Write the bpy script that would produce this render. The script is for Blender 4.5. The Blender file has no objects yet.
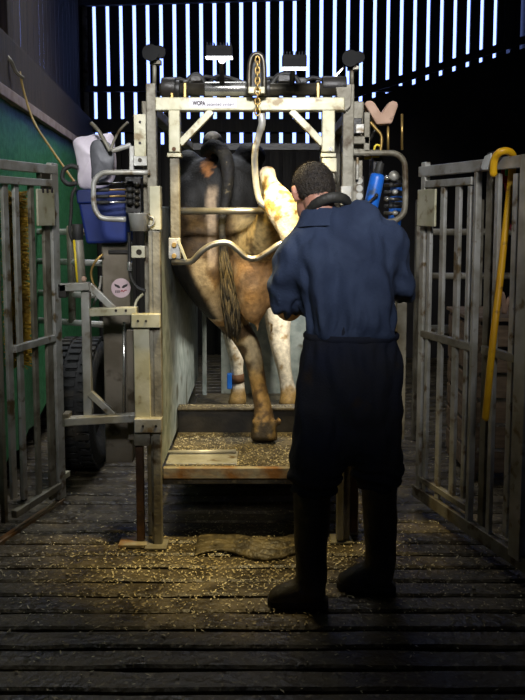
import bpy, bmesh, math, random
from mathutils import Vector, Matrix, Euler, noise
random.seed(7)
SC = bpy.context.scene
COL = SC.collection

# ------------------------------------------------------------------ camera
F = 750.0; PCY = 285.0; TH = math.atan((PCY - 215.0) / F); CH, SH = math.cos(TH), math.sin(TH); CAMZ = 1.5
cd = bpy.data.cameras.new('camera'); cam = bpy.data.objects.new('camera', cd); COL.objects.link(cam)
cam.location = (0, 0, CAMZ); cam.rotation_euler = (math.pi / 2 - TH, 0, 0)
cd.sensor_fit = 'VERTICAL'; cd.sensor_height = 36.0; cd.lens = 36.0 * F / 700.0
cd.shift_y = -(350.0 - PCY) / 700.0; cd.clip_start = 0.05; cd.clip_end = 100
SC.camera = cam
# ------------------------------------------------------------------ world (pale blue overcast sky seen through the boarding)
w = bpy.data.worlds.new('world'); SC.world = w; w.use_nodes = True
bgn = w.node_tree.nodes['Background']; bgn.inputs[0].default_value = (0.25, 0.37, 1.0, 1); bgn.inputs[1].default_value = 3.5
# ------------------------------------------------------------------ exposure
vs = SC.view_settings; vs.view_transform = 'Standard'; vs.look = 'None'; vs.exposure = 0.0; vs.gamma = 1.0; vs.use_curve_mapping = False
# ------------------------------------------------------------------ large lights
def aim(o, target):
    d = Vector(target) - o.location
    o.rotation_euler = d.to_track_quat('-Z', 'Y').to_euler()
def area(name, loc, tgt, sx, sy, power, col, spread=180):
    l = bpy.data.lights.new(name, 'AREA'); l.shape = 'RECTANGLE'; l.size = sx; l.size_y = sy
    l.energy = power; l.color = col; l.spread = math.radians(spread)
    o = bpy.data.objects.new(name, l); COL.objects.link(o); o.location = loc; aim(o, tgt); return o
area('upper_fill', (0.15, -1.2, 3.7), (-0.05, 3.2, 1.95), 1.4, 0.6, 15, (0.95, 0.96, 1.0), 33)  # added fill light high behind the camera, for the upper parts
area('overhead_fill', (-0.5, 5.4, 4.6), (-1.3, 4.7, 0), 1.6, 2.4, 34, (0.92, 0.95, 1.0), 85)  # unseen fill added overhead to brighten the green sheet and left floor

# ------------------------------------------------------------------ pixel <-> place helpers (photograph frame 525 x 700)
def ray(px, py):
    u = (px - 262.5) / F; v = (PCY - py) / F
    return Vector((u, CH + v * SH, -SH + v * CH))
def A(px, py, Y):
    d = ray(px, py); t = Y / d.y
    return Vector((d.x * t, Y, CAMZ + d.z * t))
def G(px, py, z=0.0):
    d = ray(px, py); t = (z - CAMZ) / d.z
    return Vector((d.x * t, d.y * t, z))
def mpp(p):          # metres per pixel at a point
    return (p.y * CH + (CAMZ - p.z) * SH) / F
def hit(px, py, p0, dirv):   # ray with vertical plane through p0 along dirv (xy) -> (u, z)
    d = ray(px, py); n = Vector((-dirv.y, dirv.x, 0)); o = Vector((0, 0, CAMZ))
    t = (p0 - o).dot(n) / d.dot(n); q = o + d * t
    return (q - p0).dot(dirv), q.z

# ------------------------------------------------------------------ materials
MATS = {}
def mat(name, c1, c2=None, rough=0.6, metal=0.0, scale=8.0, bump=0.0, bscale=40.0, detail=5.0, lo=0.4, hi=0.62, stretch=None,
        emit=None, estr=0.0, c3=None, s3=30.0, r2=None, spec=0.5, t3=(0.58, 0.68)):
    m = bpy.data.materials.new(name); m.use_nodes = True; MATS[name] = m
    nt = m.node_tree; b = nt.nodes['Principled BSDF']
    b.inputs['Base Color'].default_value = (*c1, 1); b.inputs['Roughness'].default_value = rough
    b.inputs['Metallic'].default_value = metal; b.inputs['Specular IOR Level'].default_value = spec
    tc = nt.nodes.new('ShaderNodeTexCoord'); mp = nt.nodes.new('ShaderNodeMapping')
    nt.links.new(tc.outputs['Object'], mp.inputs[0])
    if stretch: mp.inputs['Scale'].default_value = stretch
    def nz(s, d):
        n = nt.nodes.new('ShaderNodeTexNoise'); n.inputs['Scale'].default_value = s; n.inputs['Detail'].default_value = d
        nt.links.new(mp.outputs[0], n.inputs['Vector']); return n
    def ramp(src, a, bb):
        r = nt.nodes.new('ShaderNodeMapRange'); r.inputs[1].default_value = a; r.inputs[2].default_value = bb
        nt.links.new(src, r.inputs[0]); return r
    if c2:
        r = ramp(nz(scale, detail).outputs[0], lo, hi)
        mx = nt.nodes.new('ShaderNodeMix'); mx.data_type = 'RGBA'
        nt.links.new(r.outputs[0], mx.inputs[0]); mx.inputs[6].default_value = (*c1, 1); mx.inputs[7].default_value = (*c2, 1)
        out = mx.outputs[2]
        if c3:
            r3 = ramp(nz(s3, 6).outputs[0], *t3); m3 = nt.nodes.new('ShaderNodeMix'); m3.data_type = 'RGBA'
            nt.links.new(r3.outputs[0], m3.inputs[0]); nt.links.new(out, m3.inputs[6]); m3.inputs[7].default_value = (*c3, 1); out = m3.outputs[2]
        nt.links.new(out, b.inputs['Base Color'])
        if r2 is not None:
            rr = nt.nodes.new('ShaderNodeMapRange'); rr.inputs[3].default_value = rough; rr.inputs[4].default_value = r2
            nt.links.new(r.outputs[0], rr.inputs[0]); nt.links.new(rr.outputs[0], b.inputs['Roughness'])
    if bump:
        bp = nt.nodes.new('ShaderNodeBump'); bp.inputs['Strength'].default_value = bump; bp.inputs['Distance'].default_value = 0.01
        nt.links.new(nz(bscale, 6).outputs[0], bp.inputs['Height']); nt.links.new(bp.outputs[0], b.inputs['Normal'])
    if emit:
        b.inputs['Emission Color'].default_value = (*emit, 1); b.inputs['Emission Strength'].default_value = estr
    return m
mat('galv', (0.50, 0.49, 0.44), (0.33, 0.31, 0.25), 0.42, 0.35, 9, 0.15, 60, c3=(0.16, 0.11, 0.05), s3=14)
mat('galv_light', (0.56, 0.53, 0.38), (0.42, 0.39, 0.24), 0.45, 0.2, 8, 0.1, 60, c3=(0.24, 0.18, 0.09), s3=16)
mat('galv_dirty', (0.27, 0.25, 0.19), (0.13, 0.11, 0.07), 0.55, 0.25, 7, 0.25, 60, c3=(0.07, 0.045, 0.02), s3=12)
mat('steel_brown', (0.29, 0.25, 0.19), (0.18, 0.15, 0.105), 0.4, 0.45, 6, 0.1, 50, c3=(0.08, 0.06, 0.035), s3=9)
mat('sheet', (0.40, 0.45, 0.44), (0.25, 0.30, 0.29), 0.5, 0.3, 13, 0.12, 40, c3=(0.12, 0.12, 0.09), s3=6)
mat('rust', (0.12, 0.055, 0.022), (0.06, 0.03, 0.015), 0.75, 0.1, 10, 0.4, 60)
mat('rust_galv', (0.30, 0.26, 0.18), (0.24, 0.11, 0.03), 0.6, 0.2, 9, 0.3, 50)
mat('black_metal', (0.018, 0.017, 0.015), (0.035, 0.03, 0.024), 0.45, 0.2, 12, 0.2, 60)
mat('oily_steel', (0.055, 0.045, 0.03), (0.11, 0.10, 0.075), 0.32, 0.6, 7, 0.1, 50)
mat('chrome', (0.62, 0.61, 0.56), (0.42, 0.40, 0.34), 0.25, 0.8, 9)
mat('bar_steel', (0.34, 0.31, 0.24), (0.20, 0.17, 0.11), 0.3, 0.7, 9, c3=(0.08, 0.05, 0.02), s3=12)
mat('rubber', (0.014, 0.014, 0.013), (0.03, 0.028, 0.022), 0.6, 0, 12, 0.3, 80)
mat('tyre', (0.012, 0.012, 0.011), (0.05, 0.04, 0.025), 0.8, 0, 9, 0.6, 50, lo=0.5, hi=0.7)
mat('wall_wood', (0.020, 0.017, 0.014), (0.034, 0.028, 0.022), 0.8, 0, 5, 0.4, 20, stretch=(8, 8, 0.6))
mat('lamp_black', (0.006, 0.006, 0.006), (0.010, 0.010, 0.009), 0.7, 0, 12, spec=0.2)
mat('wall_side', (0.046, 0.028, 0.016), (0.024, 0.015, 0.009), 0.85, 0, 5, 0.4, 20, stretch=(8, 8, 0.6))
mat('dark_sheet', (0.014, 0.012, 0.011), (0.024, 0.019, 0.016), 0.85, 0, 3, 0.2, 20)
mat('ceiling', (0.03, 0.028, 0.026), (0.02, 0.018, 0.016), 0.9)
mat('green_sheet', (0.030, 0.19, 0.060), (0.075, 0.28, 0.11), 0.45, 0, 26, 0.25, 90, stretch=(1, 1, 1))
mat('batten', (0.40, 0.31, 0.27), (0.28, 0.2, 0.17), 0.7, 0, 9)
mat('slat', (0.115, 0.090, 0.050), (0.030, 0.023, 0.013), 0.60, 0, 7, 1.0, 34, c3=(0.24, 0.195, 0.11), s3=42, r2=0.34, t3=(0.58, 0.70), lo=0.35, hi=0.65)
mat('pit', (0.006, 0.005, 0.004), None, 0.9)
mat('deck', (0.13, 0.105, 0.06), (0.055, 0.043, 0.024), 0.65, 0, 10, 0.8, 50, c3=(0.2, 0.16, 0.08), s3=45)
mat('chip', (0.60, 0.53, 0.34), (0.40, 0.32, 0.16), 0.7, 0, 3)
mat('chip_dark', (0.20, 0.15, 0.06), (0.11, 0.08, 0.035), 0.8, 0, 3)
mat('mud', (0.10, 0.078, 0.038), (0.03, 0.023, 0.012), 0.5, 0, 14, 1.0, 45, c3=(0.2, 0.16, 0.08), s3=40)
mat('blue_plastic', (0.009, 0.026, 0.16), (0.006, 0.016, 0.09), 0.45, 0, 6)
mat('blue_paint', (0.015, 0.15, 0.62), (0.01, 0.10, 0.45), 0.35, 0, 7, c3=(0.03, 0.06, 0.12), s3=14)
mat('bag', (0.78, 0.70, 0.75), (0.62, 0.55, 0.60), 0.4, 0, 8, 0.5, 18, c3=(0.30, 0.25, 0.24), s3=7)
mat('bag_print', (0.14, 0.14, 0.15), (0.07, 0.07, 0.075), 0.5, 0, 8, 0.3, 25)
mat('yellow_plastic', (0.82, 0.45, 0.01), (0.68, 0.34, 0.008), 0.4, 0, 7, c3=(0.35, 0.16, 0.02), s3=22, t3=(0.63, 0.72))
mat('yellow_paint', (0.75, 0.55, 0.02), None, 0.4)
mat('brass', (0.5, 0.33, 0.10), (0.35, 0.22, 0.07), 0.35, 0.7, 20)
mat('white_plastic', (0.66, 0.67, 0.62), (0.5, 0.5, 0.45), 0.5, 0, 10)
mat('red_plastic', (0.50, 0.015, 0.03), None, 0.5)
mat('green_plastic', (0.05, 0.38, 0.06), None, 0.5)
mat('pink_wood', (0.55, 0.36, 0.25), (0.42, 0.26, 0.17), 0.7, 0, 9, 0.2, 40, c3=(0.10, 0.05, 0.03), s3=14)
mat('bristle', (0.55, 0.34, 0.03), (0.34, 0.20, 0.02), 0.7, 0, 9)
mat('cable_yellow', (0.32, 0.21, 0.05), (0.22, 0.14, 0.03), 0.6, 0, 14)
mat('sticker_white', (0.80, 0.76, 0.78), None, 0.5)
mat('sticker_pink', (0.66, 0.50, 0.50), (0.58, 0.43, 0.44), 0.5, 0, 9)
mat('ink', (0.03, 0.022, 0.022), None, 0.6)
mat('ink_red', (0.40, 0.10, 0.10), None, 0.6)
mat('lamp_face', (0.9, 0.9, 0.9), None, 0.4, emit=(0.93, 0.96, 1.0), estr=6.0)
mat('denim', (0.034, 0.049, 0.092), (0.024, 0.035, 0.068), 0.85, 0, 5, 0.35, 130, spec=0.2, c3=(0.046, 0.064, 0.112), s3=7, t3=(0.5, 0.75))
mat('denim_shaded', (0.013, 0.016, 0.029), (0.019, 0.020, 0.026), 0.9, 0, 5, 0.35, 130, spec=0.15, c3=(0.03, 0.022, 0.016), s3=6)  # overalls cloth again, darkened to paint the shade on the lower body
mat('boot', (0.022, 0.018, 0.012), (0.05, 0.037, 0.02), 0.6, 0, 8, 0.5, 40, c3=(0.075, 0.055, 0.03), s3=10)
mat('sole', (0.012, 0.010, 0.008), (0.04, 0.03, 0.016), 0.85, 0, 12, 0.5, 40)
mat('hair', (0.016, 0.011, 0.007), (0.034, 0.024, 0.014), 0.6, 0, 60, 0.9, 150)
mat('skin', (0.48, 0.24, 0.16), (0.42, 0.19, 0.125), 0.5, 0, 12, 0.1, 80)
mat('wood_crate', (0.22, 0.15, 0.09), (0.12, 0.08, 0.045), 0.8, 0, 6, 0.4, 30, stretch=(1, 6, 6))
mat('tail_hair', (0.020, 0.015, 0.007), (0.095, 0.066, 0.024), 0.8, 0, 25, 0.9, 60, stretch=(4, 4, 0.7))
def cow_mat():
    m = bpy.data.materials.new('cow_coat'); m.use_nodes = True; MATS['cow_coat'] = m
    nt = m.node_tree; b = nt.nodes['Principled BSDF']; b.inputs['Roughness'].default_value = 0.62; b.inputs['Specular IOR Level'].default_value = 0.3
    a = nt.nodes.new('ShaderNodeVertexColor'); a.layer_name = 'coat'
    n = nt.nodes.new('ShaderNodeTexNoise'); n.inputs['Scale'].default_value = 38; n.inputs['Detail'].default_value = 7
    tc = nt.nodes.new('ShaderNodeTexCoord'); nt.links.new(tc.outputs['Object'], n.inputs['Vector'])
    mr = nt.nodes.new('ShaderNodeMapRange'); mr.inputs[1].default_value = 0.3; mr.inputs[2].default_value = 0.7; mr.inputs[3].default_value = 0.62; mr.inputs[4].default_value = 1.2
    nt.links.new(n.outputs[0], mr.inputs[0])
    mx = nt.nodes.new('ShaderNodeVectorMath'); mx.operation = 'SCALE'
    nt.links.new(a.outputs[0], mx.inputs[0]); nt.links.new(mr.outputs[0], mx.inputs['Scale']); nt.links.new(mx.outputs[0], b.inputs['Base Color'])
    bp = nt.nodes.new('ShaderNodeBump'); bp.inputs['Strength'].default_value = 0.45; bp.inputs['Distance'].default_value = 0.008
    n2 = nt.nodes.new('ShaderNodeTexNoise'); n2.inputs['Scale'].default_value = 110; n2.inputs['Detail'].default_value = 4
    nt.links.new(tc.outputs['Object'], n2.inputs['Vector']); nt.links.new(n2.outputs[0], bp.inputs['Height']); nt.links.new(bp.outputs[0], b.inputs['Normal'])
cow_mat()

# ------------------------------------------------------------------ mesh builder
X_, Y_, Z_ = Vector((1, 0, 0)), Vector((0, 1, 0)), Vector((0, 0, 1))
class MB:
    def __init__(s): s.v = []; s.f = []
    def box(s, c, size, R=None):
        c = Vector(c); hx, hy, hz = size[0] / 2, size[1] / 2, size[2] / 2; n = len(s.v)
        for x in (-hx, hx):
            for y in (-hy, hy):
                for z in (-hz, hz):
                    p = Vector((x, y, z)); s.v.append(c + (R @ p if R else p))
        for q in ((0, 1, 3, 2), (4, 6, 7, 5), (0, 4, 5, 1), (2, 3, 7, 6), (0, 2, 6, 4), (1, 5, 7, 3)):
            s.f.append(tuple(n + i for i in q))
        return s
    def beam(s, p0, p1, w, h, up=Z_):
        p0, p1 = Vector(p0), Vector(p1); t = (p1 - p0); L = t.length; t.normalize()
        if abs(t.dot(up)) > 0.98: up = Y_
        a = up.cross(t).normalized(); b = t.cross(a)
        R = Matrix((t, a, b)).transposed()
        return s.box((p0 + p1) / 2, (L, w, h), R)
    def loft(s, rings, cap=True):
        n = len(rings[0]); base = len(s.v)
        for r in rings: s.v.extend(Vector(p) for p in r)
        for i in range(len(rings) - 1):
            for j in range(n):
                k = (j + 1) % n
                s.f.append((base + i * n + j, base + i * n + k, base + (i + 1) * n + k, base + (i + 1) * n + j))
        if cap:
            s.f.append(tuple(base + j for j in reversed(range(n))))
            e = base + (len(rings) - 1) * n; s.f.append(tuple(e + j for j in range(n)))
        return s
    def tube(s, pts, r, n=10, ref=None, rb=None, cap=True, roundcap=False):
        pts = [Vector(p) for p in pts]; m = len(pts)
        rs = list(r) if isinstance(r, (list, tuple)) else [r] * m
        rbs = (list(rb) if isinstance(rb, (list, tuple)) else [rb] * m) if rb is not None else rs
        if roundcap:
            t0 = (pts[0] - pts[1]).normalized(); t1 = (pts[-1] - pts[-2]).normalized()
            pts = [pts[0] + t0 * rs[0] * 0.8, pts[0] + t0 * rs[0] * 0.5] + pts + [pts[-1] + t1 * rs[-1] * 0.5, pts[-1] + t1 * rs[-1] * 0.8]
            rs = [rs[0] * 0.35, rs[0] * 0.8] + rs + [rs[-1] * 0.8, rs[-1] * 0.35]
            rbs = [rbs[0] * 0.35, rbs[0] * 0.8] + rbs + [rbs[-1] * 0.8, rbs[-1] * 0.35]; m = len(pts)
        a = None; rings = []
        for i in range(m):
            t = (pts[min(i + 1, m - 1)] - pts[max(i - 1, 0)]).normalized()
            if ref is not None: a0 = ref
            elif a is None: a0 = X_ if abs(t.x) < 0.8 else Z_
            else: a0 = a
            a = (a0 - t * a0.dot(t))
            if a.length < 1e-4: a = (Y_ - t * Y_.dot(t))
            a.normalize(); b = t.cross(a)
            rings.append([pts[i] + a * (math.cos(q) * rs[i]) + b * (math.sin(q) * rbs[i]) for q in (2 * math.pi * k / n for k in range(n))])
        return s.loft(rings, cap)
    def ell(s, c, rx, ry, rz, R=None, nu=14, nv=9):
        c = Vector(c); rings = []
        for i in range(nv + 1):
            ph = math.pi * (0.02 + 0.96 * i / nv) - math.pi / 2
            ring = []
            for j in range(nu):
                q = 2 * math.pi * j / nu
                p = Vector((rx * math.cos(ph) * math.cos(q), ry * math.cos(ph) * math.sin(q), rz * math.sin(ph)))
                ring.append(c + (R @ p if R else p))
            rings.append(ring)
        return s.loft(rings)
    def prism(s, poly, d):
        d = Vector(d); n = len(poly); b = len(s.v)
        s.v.extend(Vector(p) for p in poly); s.v.extend(Vector(p) + d for p in poly)
        s.f.append(tuple(b + i for i in range(n))); s.f.append(tuple(b + n + i for i in reversed(range(n))))
        for i in range(n):
            k = (i + 1) % n; s.f.append((b + i, b + n + i, b + n + k, b + k))
        return s
    def mesh(s, name, m, smooth=False):
        me = bpy.data.meshes.new(name); me.from_pydata([tuple(p) for p in s.v], [], s.f)
        bm = bmesh.new(); bm.from_mesh(me); bmesh.ops.recalc_face_normals(bm, faces=bm.faces); bm.to_mesh(me); bm.free()
        if smooth:
            for p in me.polygons: p.use_smooth = len(p.vertices) <= 4
        me.materials.append(MATS[m]); return me
    def build(s, name, m, parent=None, smooth=False, bevel=0.0, kind=None, label=None):
        return put(s.mesh(name, m, smooth), name, parent, bevel, kind, label)
def put(me, name, parent=None, bevel=0.0, kind=None, label=None):
    o = bpy.data.objects.new(name, me); COL.objects.link(o)
    if parent:
        o.parent = parent; o.location = -base_of(parent)
    if bevel:
        md = o.modifiers.new('bevel', 'BEVEL'); md.width = bevel; md.segments = 2; md.limit_method = 'ANGLE'
    if kind: o['kind'] = kind
    if label: o['label'] = label
    return o
def base_of(o):
    p = Vector(o.location)
    return p + base_of(o.parent) if o.parent else p
def thing(name, label, cat, base, group=None):
    e = bpy.data.objects.new(name, None); COL.objects.link(e); e.location = base; e.empty_display_size = 0.1
    return tag(e, label, cat, group)
def tag(o, label, cat, group=None):
    o['label'] = label; o['category'] = cat
    if group: o['group'] = group
    return o
def struct(o): o['kind'] = 'structure'; return o
def bez(pts, k=6):     # Catmull-Rom smoothing of a polyline
    pts = [Vector(p) for p in pts]; out = []
    for i in range(len(pts) - 1):
        p0, p1, p2, p3 = pts[max(i - 1, 0)], pts[i], pts[i + 1], pts[min(i + 2, len(pts) - 1)]
        for j in range(k):
            t = j / k
            out.append(0.5 * ((2 * p1) + (p2 - p0) * t + (2 * p0 - 5 * p1 + 4 * p2 - p3) * t * t + (3 * p1 - p0 - 3 * p2 + p3) * t ** 3))
    out.append(pts[-1]); return out
def remeshed(mb, name, voxel, it=6):
    me = bpy.data.meshes.new(name + '_raw'); me.from_pydata([tuple(p) for p in mb.v], [], mb.f)
    bm = bmesh.new(); bm.from_mesh(me); bmesh.ops.recalc_face_normals(bm, faces=bm.faces); bm.to_mesh(me); bm.free()
    o = bpy.data.objects.new(name + '_raw', me); COL.objects.link(o)
    r = o.modifiers.new('r', 'REMESH'); r.mode = 'VOXEL'; r.voxel_size = voxel
    sm = o.modifiers.new('s', 'SMOOTH'); sm.factor = 0.5; sm.iterations = it
    dg = bpy.context.evaluated_depsgraph_get(); out = bpy.data.meshes.new_from_object(o.evaluated_get(dg))
    bpy.data.objects.remove(o); bpy.data.meshes.remove(me)
    for p in out.polygons: p.use_smooth = True
    out.name = name
    return out
def prect(mb, x0, y0, x1, y1, Y, th):            # upright plate over a picture rectangle, front face at depth Y
    c = A((x0 + x1) / 2, (y0 + y1) / 2, Y); z1 = A(x0, y0, Y).z; z0 = A(x0, y1, Y).z; w_ = (x1 - x0) * mpp(c)
    return mb.box((c.x, Y + th / 2, (z0 + z1) / 2), (w_, th, z1 - z0))
def hole(mb, px, py, Y, r=0.006):
    c = A(px, py, Y); return mb.tube([c + Vector((0, -0.004, 0)), c + Vector((0, 0.004, 0))], r, 8)

def mixc(a, b, t): t = max(0.0, min(1.0, t)); return tuple(x + (y - x) * t for x, y in zip(a, b))
def sst(x, a, b): t = max(0.0, min(1.0, (x - a) / (b - a))); return t * t * (3 - 2 * t)
# ================================================================== SETTING
floor = struct(MB().box((0, 3.0, -0.09), (6.4, 11.6, 0.06)).build('floor', 'pit'))
floor['label'] = 'dark slatted concrete barn floor'
for var in range(3):
    me = None
for i in range(58):
    yc = 1.35 + i * 0.12
    if i % 6 == 0 or True:
        L = 5.4; mb = MB(); n = 26
        rings = []
        rnd = random.Random(i)
        for k in range(n + 1):
            x = -L / 2 + L * k / n; j = lambda s: (rnd.random() - 0.5) * s
            f0 = -0.052 + j(0.010); f1 = 0.052 + j(0.010); zt = j(0.010) * 0.5 - 0.004
            rings.append([(x, yc + f0, -0.06), (x, yc + f1, -0.06), (x, yc + f1, zt - 0.008), (x, yc + f1 - 0.01, zt), (x, yc + f0 + 0.01, zt), (x, yc + f0, zt - 0.008)])
        mb.loft(rings); mb.build('slat', 'slat', floor)
WB = 8.0
wall_back = struct(MB().box((1.0, WB + 0.06, A(262, 144, WB).z / 2 - 0.03), (6.2, 0.04, A(262, 144, WB).z + 0.06)).build('wall_back', 'dark_sheet'))
ztop = 5.2
bp = 13.3 * mpp(A(262, 60, WB)); x_first = A(95.0, 60, WB).x
gap = 3.7 * mpp(A(262, 60, WB))
for k in range(-4, 42):
    xa = x_first + (k - 1) * bp + gap / 2; xb = x_first + k * bp - gap / 2
    if k == 0: xa = -1.95
    if k < 0: continue
    MB().box(((xa + xb) / 2, WB, ztop / 2), (xb - xa, 0.035, ztop)).build('board', 'wall_wood', wall_back)
# one gap near the right is closed by a cover strip; a verge board closes the gaps at the top left
zc_ = A(507, 50, WB).z
MB().box((x_first + 31 * bp, WB - 0.03, (zc_ + ztop) / 2), (bp * 0.7, 0.02, ztop - zc_)).build('cover_strip', 'wall_wood', wall_back)
MB().beam(A(70, -7.0, WB - 0.1), A(300, -13.5, WB - 0.1), 0.06, 26 * mpp(A(150, 0, WB))).build('verge_board', 'wall_wood', wall_back)
for y0, y1 in ((86, 91.5), (119, 132)):
    za, zb = A(262, y1, WB - 0.08).z, A(262, y0, WB - 0.08).z
    MB().box((0.8, WB - 0.055, (za + zb) / 2), (5.6, 0.08, zb - za)).build('rail', 'wall_wood', wall_back)
# sloping dark boarding at the right with a diagonal rail above it
Yp = WB - 0.2
poly = [A(330, 112, Yp), A(560, 36, Yp), A(640, 10, Yp)]
poly = [Vector((poly[0].x, Yp, 0.0))] + poly + [Vector((poly[2].x, Yp, 0.0))]
sp = struct(MB().prism(poly, (0, 0.03, 0)).build('trim_1', 'dark_sheet')); sp['label'] = 'dark sloping sheet lining the right of the barn end'
struct(MB().beam(A(335, 100.5, Yp - 0.1), A(600, 15.5, Yp - 0.1), 0.06, 7.0 * mpp(A(430, 70, Yp))).build('trim_2', 'wall_wood'))
# left wall : runs slightly askew
WL0 = Vector((-1.86, 8.0, 0)); WD = Vector((0.1, -1.0, 0)).normalized()     # from the back corner towards the camera
WN = Vector((1.0, 0.1, 0)).normalized()
def WL(u, z, off=0.0): return WL0 + WD * u + WN * off + Vector((0, 0, z))
RW = Matrix((WD, WN, Z_)).transposed()
wall_left = struct(MB().box(WL(5.0, 1.2, -0.06), (10.4, 0.04, 2.5), RW).build('wall_left', 'dark_sheet'))
u = 0.0; rnd = random.Random(3)
while u < 10.2:
    wd = rnd.choice((0.15, 0.17, 0.2, 0.21))
    MB().box(WL(u + wd / 2, 3.7, -0.03), (wd, 0.002, 2.9), RW).build('board', 'wall_side', wall_left)
    u += wd + rnd.choice((0.0085, 0.0105, 0.0115, 0.0095))
MB().box(WL(5.0, 2.33, 0.03), (10.2, 0.12, 0.30), RW).build('beam', 'wall_side', wall_left, bevel=0.006)
MB().box(WL(0.02, 2.6, 0.02), (0.05, 0.05, 5.2), RW).build('corner_post', 'galv_dirty', wall_left)
pc = A(4, 80, 4.4)
MB().box((pc.x, 4.4, 2.6), (0.09, 0.09, 5.2)).build('post', 'wall_side', wall_left, bevel=0.006)
struct(MB().box((2.75, 3.0, 2.6), (0.1, 11.4, 5.2)).build('wall_right', 'dark_sheet'))
wr = struct(MB().box((0.6, -2.4, 2.6), (5.4, 0.1, 5.2)).build('wall_front', 'dark_sheet'))
struct(MB().box((0.4, 2.85, 5.25), (6.4, 11.4, 0.1)).build('ceiling', 'ceiling'))

# ---- green sheet along the left wall
gs = thing('green_sheet', 'green woven plastic sheet hung along the dark left wall', 'sheet', WL(3.0, 0.0, 0.02))
mb = MB(); nu, nz = 40, 12; rings = []
for side, off in ((0, 0.10), (1, 0.095)):
    for i in range(nu + 1):
        for k in range(nz + 1):
            uu = 0.15 + 6.2 * i / nu; zz = 0.2 + 1.9 * k / nz
            if k == 0: zz += 0.12 * noise.noise(Vector((uu * 4, 0, 3)))
            mb.v.append(WL(uu, zz, off + 0.02 * math.sin(uu * 5 + zz) * (1 - k / nz) + 0.012 * noise.noise(Vector((uu * 2.3, zz * 2.3, 0)))))
N1 = (nu + 1) * (nz + 1)
for i in range(nu):
    for k in range(nz):
        a = i * (nz + 1) + k; b = a + nz + 1
        mb.f.append((a, b, b + 1, a + 1)); mb.f.append((N1 + a, N1 + a + 1, N1 + b + 1, N1 + b))
mb.build('sheet', 'green_sheet', gs, smooth=True)
MB().box(WL(3.25, 2.13, 0.12), (6.3, 0.035, 0.06), RW).build('top_batten', 'batten', gs, bevel=0.004)

# ---- tubular hurdle in front of the green sheet
hd = thing('steel_hurdle', 'grey tubular steel hurdle standing before the green sheet', 'hurdle', A(56, 300, 4.75).xy.to_3d())
hx0, hx1 = A(30, 260, 4.85), A(114, 260, 4.60)
for py in (232, 262, 294, 322):
    z = A(58, py, 4.75).z
    MB().tube([(hx0.x, hx0.y, z), (hx1.x, hx1.y, z)], 0.02, 10).build('rail', 'galv', hd, smooth=True)
for f_ in (0.02, 0.5, 0.98):
    p = hx0.lerp(hx1, f_); MB().tube([(p.x, p.y, A(58, 322, 4.75).z if f_ == 0.5 else 0), (p.x, p.y, A(58, 226, 4.75).z)], 0.024, 10).build('post', 'galv_dirty', hd, smooth=True)

# ---- yellow scratching brush
bc = A(17, 270, 3.85); br = thing('cow_brush', 'upright yellow bristle scratching brush behind the left gate', 'brush', (bc.x, bc.y, 0.0))
zt, zb = A(17, 193, 3.85).z, A(17, 365, 3.85).z
MB().tube([(bc.x, bc.y, 0.0), (bc.x, bc.y, zt + 0.05)], 0.018, 10).build('core', 'black_metal', br, smooth=True)
mb = MB(); rnd = random.Random(5)
for i in range(2600):
    z = rnd.uniform(zb, zt); a = rnd.uniform(0, 6.283); L = rnd.uniform(0.055, 0.078); dz = rnd.uniform(-0.02, 0.02)
    p = Vector((bc.x, bc.y, z)); d = Vector((math.cos(a), math.sin(a), 0)); t = Vector((-math.sin(a), math.cos(a), 0)) * 0.0028
    n = len(mb.v); q = p + d * L + Vector((0, 0, dz))
    mb.v += [p + d * 0.012 + t, p + d * 0.012 - t, q - t, q + t, p + d * 0.012 + Vector((0, 0, 0.005)), q + Vector((0, 0, 0.004))]
    mb.f += [(n, n + 1, n + 2, n + 3), (n, n + 3, n + 5, n + 4), (n + 1, n + 4, n + 5, n + 2)]
mb.build('bristles', 'bristle', br, kind='stuff')

# ---- cables
c = MB().tube(bez([A(20, 72, 4.3), A(24, 92, 4.28), A(34, 122, 4.2), A(52, 150, 4.0), A(66, 170, 3.85), A(76, 184, 3.72)], 5), 0.0065, 8).build('power_cable', 'cable_yellow', smooth=True)
tag(c, 'yellow cable slung from the left wall beam to the white sack', 'cable')
c = MB().tube(bez([A(8, 66, 4.3), A(11, 90, 4.3), A(12.5, 130, 4.3), A(12, 175, 4.3), A(13, 196, 4.3)], 4), 0.006, 8).build('power_cable', 'cable_yellow', smooth=True)
tag(c, 'yellow cable hanging straight down beside the dark corner post', 'cable')
c = MB().tube(bez([A(-30, 35, 4.2), A(0, 52, 4.2), A(10, 60, 4.2), A(16, 72, 4.25), A(23, 78, 4.3)], 5), 0.011, 8).build('hose', 'galv_dirty', smooth=True)
tag(c, 'grey hose drooping across the wall at the upper left edge', 'hose')

# ================================================================== CATTLE CRUSH
Y0 = 3.3
gx = A(251, 400, Y0).x
crush = thing('cattle_crush', 'galvanised hoof trimming crush with cow inside, standing on slatted floor', 'cattle crush', (gx, 4.2, 0))
def cr(mb, name, m, bevel=0.004, smooth=False, parent=None, label=None):
    return mb.build(name, m, parent or crush, smooth, bevel, label=label)
def post(name, x0, x1, y0, y1, Y, dm, m, bevel=0.004, parent=None):
    return cr(prect(MB(), x0, y0, x1, y1, Y, dm), name, m, bevel, parent=parent)
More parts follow.
